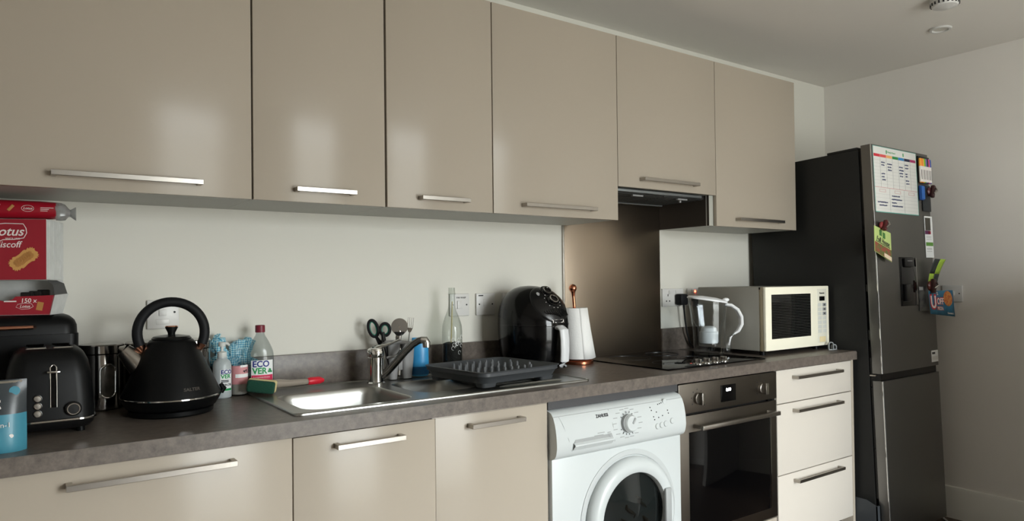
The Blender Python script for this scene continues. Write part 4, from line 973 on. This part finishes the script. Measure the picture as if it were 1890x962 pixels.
MB().box(.3635, .3675, -.003, -.001, 1.114, 1.343).build('dispenser_edge', m_chrome, dsp, smooth=False)
MB().box(.225, .275, -.02, -.003, 1.135, 1.215, .004).build('dispenser_lever', m_blacks, dsp)
MB().box(.262, .31, -.0126, -.0118, 1.325, 1.3275).build('dispenser_print', m_caddy, dsp, smooth=False)
st = MB().box(.478, .546, -.0012, .0002, .830, .886, .0003).build('energy_sticker', m_label, fd1)
MB().box(.484, .515, -.0016, -.001, .868, .878).build('sticker_print', m_dark, st, smooth=False)
MB().box(.484, .54, -.0016, -.001, .84, .858).build('sticker_block', m_plate, st, smooth=False)
def fpos(lx, lz, out=0): return (3.058+lx, -.733+lz*math.sin(FT)-out, lz*math.cos(FT)-out*math.sin(FT)*0)
def fthing(name, label, cat, lx, lz, group=None, out=.0008): return thing(name, label, cat, fpos(lx, lz, out), rx=-FT, group=group)

# weekly planner board
wp = fthing('weekly_planner', 'white weekly planner board with coloured day tabs on the fridge door', 'planner', .009, 1.549)
PW, PH = .412, .308
MB().box(0, PW, -.002, 0, 0, PH, .0006).build('board', mat('planner_white', (228, 228, 224), .4), wp)
m_ln = mat('planner_line', (150, 152, 156), .6); m_pen = mat('pen_blue', (52, 62, 110), .6); m_pink2 = mat('planner_red', (196, 74, 84), .6)
bd = MB()
for a, b, c, d in ((0, .003, 0, PH), (0, PW, 0, .004), (0, PW, PH-.002, PH), (PW-.002, PW, 0, PH)): bd.box(a, b, -.0026, -.0018, c, d)
bd.build('border', mat('planner_border', (96, 168, 156), .5), wp, smooth=False)
for k, c in enumerate(((206, 40, 60), (226, 86, 88), (238, 178, 112), (36, 140, 72), (52, 136, 196), (32, 36, 66), (168, 44, 100))):
    MB().box(.006+.0572*k, .006+.0572*k+.0545, -.0028, -.0018, .259, .272, .0003).build('day_tab', mat('day_tab_colour', c, .5), wp)
q = MB()
for k in range(1, 7): q.box(.0045+.0572*k, .0055+.0572*k, -.0024, -.0018, .118, .259)
for k in range(1, 9): q.box(.005, PW-.005, -.0023, -.0018, .118+.0157*k, .1184+.0157*k)
for x in (.137, .274): q.box(x, x+.001, -.0024, -.0018, .006, .116)
for k in range(5): q.box(.006, PW-.006, -.0023, -.0018, .018+.017*k, .0184+.017*k)
q.build('ruled_line', m_ln, wp, smooth=False)
q = MB().box(.004, PW-.004, -.0025, -.0018, .1165, .1178)
for x in (.045, .185, .32):
    for a, b, c, d in ((x, x+.055, .096, .0968), (x, x+.055, .108, .1088), (x, x+.0008, .096, .1088), (x+.054, x+.055, .096, .1088)): q.box(a, b, -.0025, -.0018, c, d)
q.build('section_heading', m_pink2, wp, smooth=False)
MB().box(.12, .128, -.0026, -.0018, .279, .295).box(.28, .288, -.0026, -.0018, .279, .295).build('planner_emblem', m_green, wp, smooth=False)
MB().text('Weekly Planner', .012, .132, .287, -.0022, 'LEFT', .0002).build('title', m_green, wp, smooth=False)
q = MB(); random.seed(21)
def scrib(x, z, w_, m_=q, h=.0055):
    n = max(6, int(w_/.0028)); m_.tube([(x+w_*i/n, -.0026, z+(h/2 if i % 2 else -h/2)*random.uniform(.4, 1.2)) for i in range(n+1)], .0011, 5)
for x, z, w_ in ((.069, .235, .036), (.070, .222, .03), (.069, .182, .032), (.069, .168, .025), (.073, .154, .032), (.126, .231, .044), (.128, .217, .034), (.13, .203, .036), (.238, .225, .034), (.238, .210, .042), (.238, .196, .034), (.243, .182, .028), (.294, .24, .034), (.296, .225, .032), (.296, .196, .02), (.298, .185, .018), (.297, .164, .032), (.299, .15, .032),
                 (.022, .048, .092), (.036, .034, .07), (.155, .082, .075), (.15, .066, .1), (.152, .05, .045), (.153, .035, .10)): scrib(x, z, w_)
q.build('handwriting', m_pen, wp)

# marker pens
ph = fthing('marker_holder', 'black magnetic strip holding the marker pens at the fridge top', 'holder', .434, 1.715)
MB().box(0, .116, -.003, 0, .0, .132, .0008).build('backing', m_blacks, ph)
MB().box(.0, .116, -.006, -.003, .122, .132, .001).build('clip_bar', m_blacks, ph)
for k, (c, nm) in enumerate((((246, 170, 60), 'amber'), ((240, 130, 40), 'orange'), ((228, 176, 60), 'yellow'), ((104, 184, 60), 'green'), ((120, 100, 168), 'purple'), ((40, 30, 44), 'black'), ((206, 66, 134), 'pink'), ((60, 96, 168), 'blue'))):
    mp = fthing('marker_pen', 'marker pen with %s cap in the row on the fridge' % nm, 'marker', .4405+.0145*k, 1.718, 'marker pens on the fridge', out=.0118)
    MB().cyl((0, 0, .0), (0, 0, .078), .0066, n=14).build('barrel', m_print, mp)
    m_ = mat('marker_'+nm, c, .4)
    MB().tube([(0, 0, .078), (0, 0, .108), (0, 0, .117)], [.0069, .0066, .0052], 14).build('cap', m_, mp)
    MB().tube([(0, 0, 0), (0, 0, -.004)], [.0066, .004], 14).build('end_plug', m_, mp)
    MB().box(-.0018, .0018, -.0073, -.006, .012, .06).build('barrel_print', m_caddy if k % 2 else m_dark, mp, smooth=False)
be = fthing('board_eraser', 'blue magnetic eraser under the marker pens on the fridge', 'eraser', .436, 1.628)
MB().box(0, .032, -.012, 0, 0, .072, .003).build('pad', mat('eraser_blue', (34, 84, 160), .6), be)
MB().box(.0, .032, -.016, -.012, .004, .068, .002).build('grip', mat('eraser_blue_light', (46, 104, 184), .5), be)
dcard = fthing('dark_card', 'dark charcoal card held by a magnet clip on the fridge', 'card', .468, 1.575)
MB().box(0, .084, -.003, 0, 0, .13, .0005).build('card', mat('card_charcoal', (36, 40, 44), .5), dcard)
def magclip(lx, lz, label, c, out, rot_=0, s_=1):
    r = fthing('magnet_clip', label, 'magnet', lx, lz, 'magnet clips on the fridge', out=out)
    m_ = mat('magnet_colour', c, .35)
    MB().lathe([(.02*s_, 0), (.021*s_, .006), (.016*s_, .012), (0, .013)], 20, mt=Matrix.Rotation(PI/2, 4, 'X')).build('base', m_, r)
    MB().box(-.011*s_, .011*s_, -.028, -.01, -.03*s_, .028*s_, .005, mt=Matrix.Rotation(rot_, 4, 'Y')).build('jaw', mat('magnet_jaw', tuple(int(q_*.6) for q_ in c), .3), r)
    MB().tube([(-.012*s_, -.03, -.012), (.0, -.04, .0), (.012*s_, -.03, .014)], .004, 8).build('lever', m_steel, r)
    return r
magclip(.535, 1.675, 'dark red magnet clip at the top right edge of the fridge', (96, 52, 54), .0042, .4, 1.1)
magclip(.045, 1.487, 'red and white magnet clip holding the green flyer', (150, 60, 60), .0052, .5, .9)
magclip(.468, 1.205, 'brown magnet clip holding the vouchers and pizza leaflet', (96, 48, 40), .013, .1, 1.2)

def paper(name, label, cat, pts, m, out, bend=None, th=.0006, group=None):
    """leaflet with a real thickness; pts in door coordinates, optional outward curl per point"""
    lx, lz = pts[0]; r = fthing(name, label, cat, lx, lz, group, out)
    q_ = MB(); fr_ = [(a-lx, -(bend[i] if bend else 0), b-lz) for i, (a, b) in enumerate(pts)]
    q_.loft([fr_, [(x, y+th, z) for x, y, z in fr_]]); q_.build('sheet', m, r, smooth=False); return r
# green flyer hanging by its clip
fl = fthing('green_flyer', 'lime green restaurant flyer with food picture hanging on the fridge', 'flyer', -.023, 1.318, out=.0035)
FL = [(-.028, .05), (.002, .168), (.148, .136), (.121, .0)]
def fq(u, v, off=0):
    a = Vector((FL[0][0]*(1-v)+FL[1][0]*v, 0, FL[0][1]*(1-v)+FL[1][1]*v)); b = Vector((FL[3][0]*(1-v)+FL[2][0]*v, 0, FL[3][1]*(1-v)+FL[2][1]*v))
    p = a.lerp(b, u); p.y = -.004-.012*(1-v)-off; return p
def fpatch(u0, u1, v0, v1, off, m, nm, n=4, th=.0005):
    g0 = [fq(u0, v0, off), fq(u1, v0, off), fq(u1, v1, off), fq(u0, v1, off)]
    return MB().loft([[tuple(p) for p in g0], [tuple(p+Vector((0, th, 0))) for p in g0]]).build(nm, m, fl, smooth=False)
fpatch(0, 1, 0, 1, 0, mat('flyer_lime', (186, 206, 128), .5), 'sheet', th=.0012)
fpatch(.02, .99, .01, .40, .0008, mat('flyer_food_photo', (92, 104, 50), .5, noise_=(60, (150, 70, 58), .18)), 'food_picture')
fpatch(.55, .98, .02, .16, .0014, mat('flyer_bread', (226, 206, 178), .5), 'bread_picture')
fpatch(.30, .44, .72, .93, .0008, mat('flyer_logo_green', (60, 116, 52), .5), 'logo_block'); fpatch(.50, .64, .68, .89, .0008, MATS['flyer_logo_green'], 'logo_block')
def flyfn(x, y, z): p = fq(x, z, .001); return (p.x, p.y+y, p.z)
MB().text('Full House', .26, .5, .55, 0, 'CENTER', .0003, shear=.2, sx=.68, bold=.004, fn=flyfn).build('lettering', m_dark, fl, smooth=False)
fpatch(.08, .92, .43, .455, .0008, m_dark, 'small_print')

vp = fthing('tall_voucher', 'tall narrow white voucher with purple print on the fridge door', 'voucher', .4755, 1.345, out=.001)
MB().box(0, .082, -.0016, 0, 0, .206).build('sheet', m_label, vp, smooth=False)
for a, b, c, d, col, nm in ((.006, .06, .135, .198, (70, 66, 58), 'picture'), (.0, .05, .116, .134, (90, 30, 80), 'banner'), (.03, .06, .117, .133, (170, 34, 60), 'badge'), (.005, .078, .058, .076, (96, 150, 60), 'green_strip')):
    MB().box(a, b, -.0024, -.0014, c, d).build(nm, mat('voucher_print', col, .5), vp, smooth=False)
q = MB()
for z in (.105, .098, .09, .045, .04, .03): q.box(.01, .065, -.002, -.0014, z, z+.0018)
q.build('print_line', m_caddy, vp, smooth=False)

cu = fthing('coupon_sheet', 'curled green and black coupon sheet clipped on the fridge', 'coupon', .455, 1.195, out=.0085)
m_lime = mat('coupon_lime', (158, 190, 62), .5); m_cdk = mat('coupon_black', (42, 48, 46), .5)
def cq(u, v): # curls outward to the right going up
    return (-.012+.088*u*1.0+.012+(.018*v*v), -.004-.03*v*v-.012*u*v, .142*v-.004*u)
for i in range(2):
    for j in range(2):
        g = []
        for vv in range(5):
            g.append([cq(i*.5+.5*uu/3, j*.5+.5*vv/4) for uu in range(4)])
        o_ = MB().loft(g, False, False, closed=False).build('coupon', m_lime if (i+j) % 2 == 0 else m_cdk, cu); md = o_.modifiers.new('thickness', 'SOLIDIFY'); md.thickness = .0006; md.offset = -1
lf = fthing('pizza_leaflet', 'blue pizza offer leaflet sticking out from the right edge of the fridge', 'leaflet', .458, 1.068, out=.006)
m_lfb = mat('leaflet_blue', (34, 92, 122), .45, noise_=(30, (52, 118, 150), .4))
def lq(u, v): return (-.018+.012*(1-v)+.185*u, -.012-.022*u*u-.010*u, .112*v-.02*u+.02*u*v)
o_ = MB().loft([[lq(i/10, j/3) for i in range(11)] for j in range(4)], False, False, closed=False).build('sheet', m_lfb, lf); md = o_.modifiers.new('thickness', 'SOLIDIFY'); md.thickness = .0008; md.offset = -1
def lfn(off): return lambda x, y, z: (lq(x/.225, z/.112)[0], lq(x/.225, z/.112)[1]-off+y, lq(x/.225, z/.112)[2])
m_lr = mat('leaflet_red', (196, 36, 48), .5)
def outl(mb_, s_, x, z, sz, b): mb_.text(s_, sz, x, z, 0, 'CENTER', .0003, bold=b, fn=lfn(.002))
q = MB().text('U', .088, .040, .056, 0, 'CENTER', .0003, bold=.075, fn=lfn(.0018)).text('OFF', .044, .108, .062, 0, 'CENTER', .0003, bold=.05, fn=lfn(.0018), sx=.85).text('PIZZA', .022, .103, .03, 0, 'CENTER', .0003, bold=.05, fn=lfn(.0018)); q.build('lettering_backing', m_lr, lf, smooth=False)
q = MB().text('U', .082, .040, .056, 0, 'CENTER', .0003, bold=.02, fn=lfn(.0028)).text('OFF', .04, .108, .062, 0, 'CENTER', .0003, bold=.015, fn=lfn(.0028), sx=.88).text('PIZZA', .0195, .103, .03, 0, 'CENTER', .0003, bold=.01, fn=lfn(.0028)).text('%', .022, .085, .098, 0, 'CENTER', .0003, fn=lfn(.0028)); q.build('lettering', m_print, lf, smooth=False)
f = lfn(.0022)
c_ = [f(.178+.036*math.cos(a), 0, .076+.033*math.sin(a)) for a in [2*PI*i/24 for i in range(24)]]
MB().loft([c_, [(x, y+.0012, z) for x, y, z in c_]]).build('pizza_picture', mat('pizza_photo', (176, 84, 48), .5, noise_=(90, (206, 140, 70), .3)), lf, smooth=False)
MB().text('Domino\'s', .0125, .19, .012, 0, 'CENTER', .0002, fn=lfn(.002)).build('small_print', m_print, lf, smooth=False)
nc = fthing('dark_card', 'small dark photo card beside the dispenser on the fridge', 'card', .378, 1.085, out=.0012)
MB().box(0, .068, -.0025, 0, 0, .118, .0004).build('sheet', mat('card_black', (30, 32, 34), .4, noise_=(30, (84, 84, 82), .2)), nc, smooth=False)
MB().box(.002, .04, -.0032, -.002, .1, .116).build('card_heading', m_caddy, nc, smooth=False)

# ------------------------------------------------------------------ corner floor items
dpn = thing('dustpan', 'dark grey dustpan standing in the gap between drawers and fridge', 'dustpan', (3.043, -.645, 0))
m_pan = mat('dustpan_grey', (56, 60, 64), .5)
MB().prism([(-.046, .0), (.2, 0), (.2, .235), (.01, .235), (-.04, .215)], -.0115, -.0085, 'x').build('pan', m_pan, dpn, smooth=False)
MB().prism([(-.046, .0), (-.04, 0), (-.034, .215), (-.04, .215)], -.0115, .010, 'x').build('rim', m_pan, dpn, smooth=False)
MB().tube([(0.004, .03, .03), (.004, .01, .1), (.004, -.02, .16), (.004, .0, .2), (.004, .06, .22)], .006, 8).build('handle', mat('dustpan_pale', (104, 108, 112), .4), dpn)
for k in range(7): MB().box(-.008, .006, .06+.012*k, .066+.012*k, .15, .2).build('bristle_row', m_blacks, dpn, smooth=False)
flx = thing('white_flex', 'pale cable coming out beside the fridge foot on the floor', 'cable', (3.70, -.60, 0))
MB().tube([(.118, .02, .14), (.105, -.01, .155), (.09, .0, .13), (.1, -.01, .1), (.112, -.005, .06), (.1, -.03, .012), (.06, -.05, .005), (.02, -.09, .0045), (-.03, -.1, .0045), (-.10, -.085, .0045)], .0045, 8).build('cord', m_plate, flx)

# ------------------------------------------------------------------ ceiling fittings
dlt = thing('ceiling_downlight', 'small round recessed white downlight in the ceiling', 'downlight', (3.347, -.851, ZC-.0005))
MB().lathe([(.046, 0), (.046, -.004), (.043, -.007), (.034, -.007), (.029, -.003), (.028, 0)], 40, cap0=False, cap1=False).build('bezel', m_plate, dlt)
MB().lathe([(.029, -.003), (.02, -.0015), (0, -.001)], 32, cap0=False).build('lamp', mat('lamp_off', (206, 202, 192), .3), dlt)
sm = thing('smoke_alarm', 'round white smoke alarm at the top edge of the ceiling', 'smoke alarm', (2.985, -1.022, ZC-.0005))
MB().lathe([(.055, 0), (.055, -.012), (.05, -.016)], 40, cap1=True).build('base', m_plate, sm)
MB().lathe([(.052, -.0155), (.052, -.024), (.046, -.034), (.02, -.04), (0, -.041)], 40).build('cover', m_plate, sm)
for k in range(20):
    a = 2*PI*k/20; MB().box(-.003, .003, -.0535, -.049, -.0285, -.018, mt=Matrix.Rotation(a, 4, 'Z')).build('vent', m_dark, sm, smooth=False)
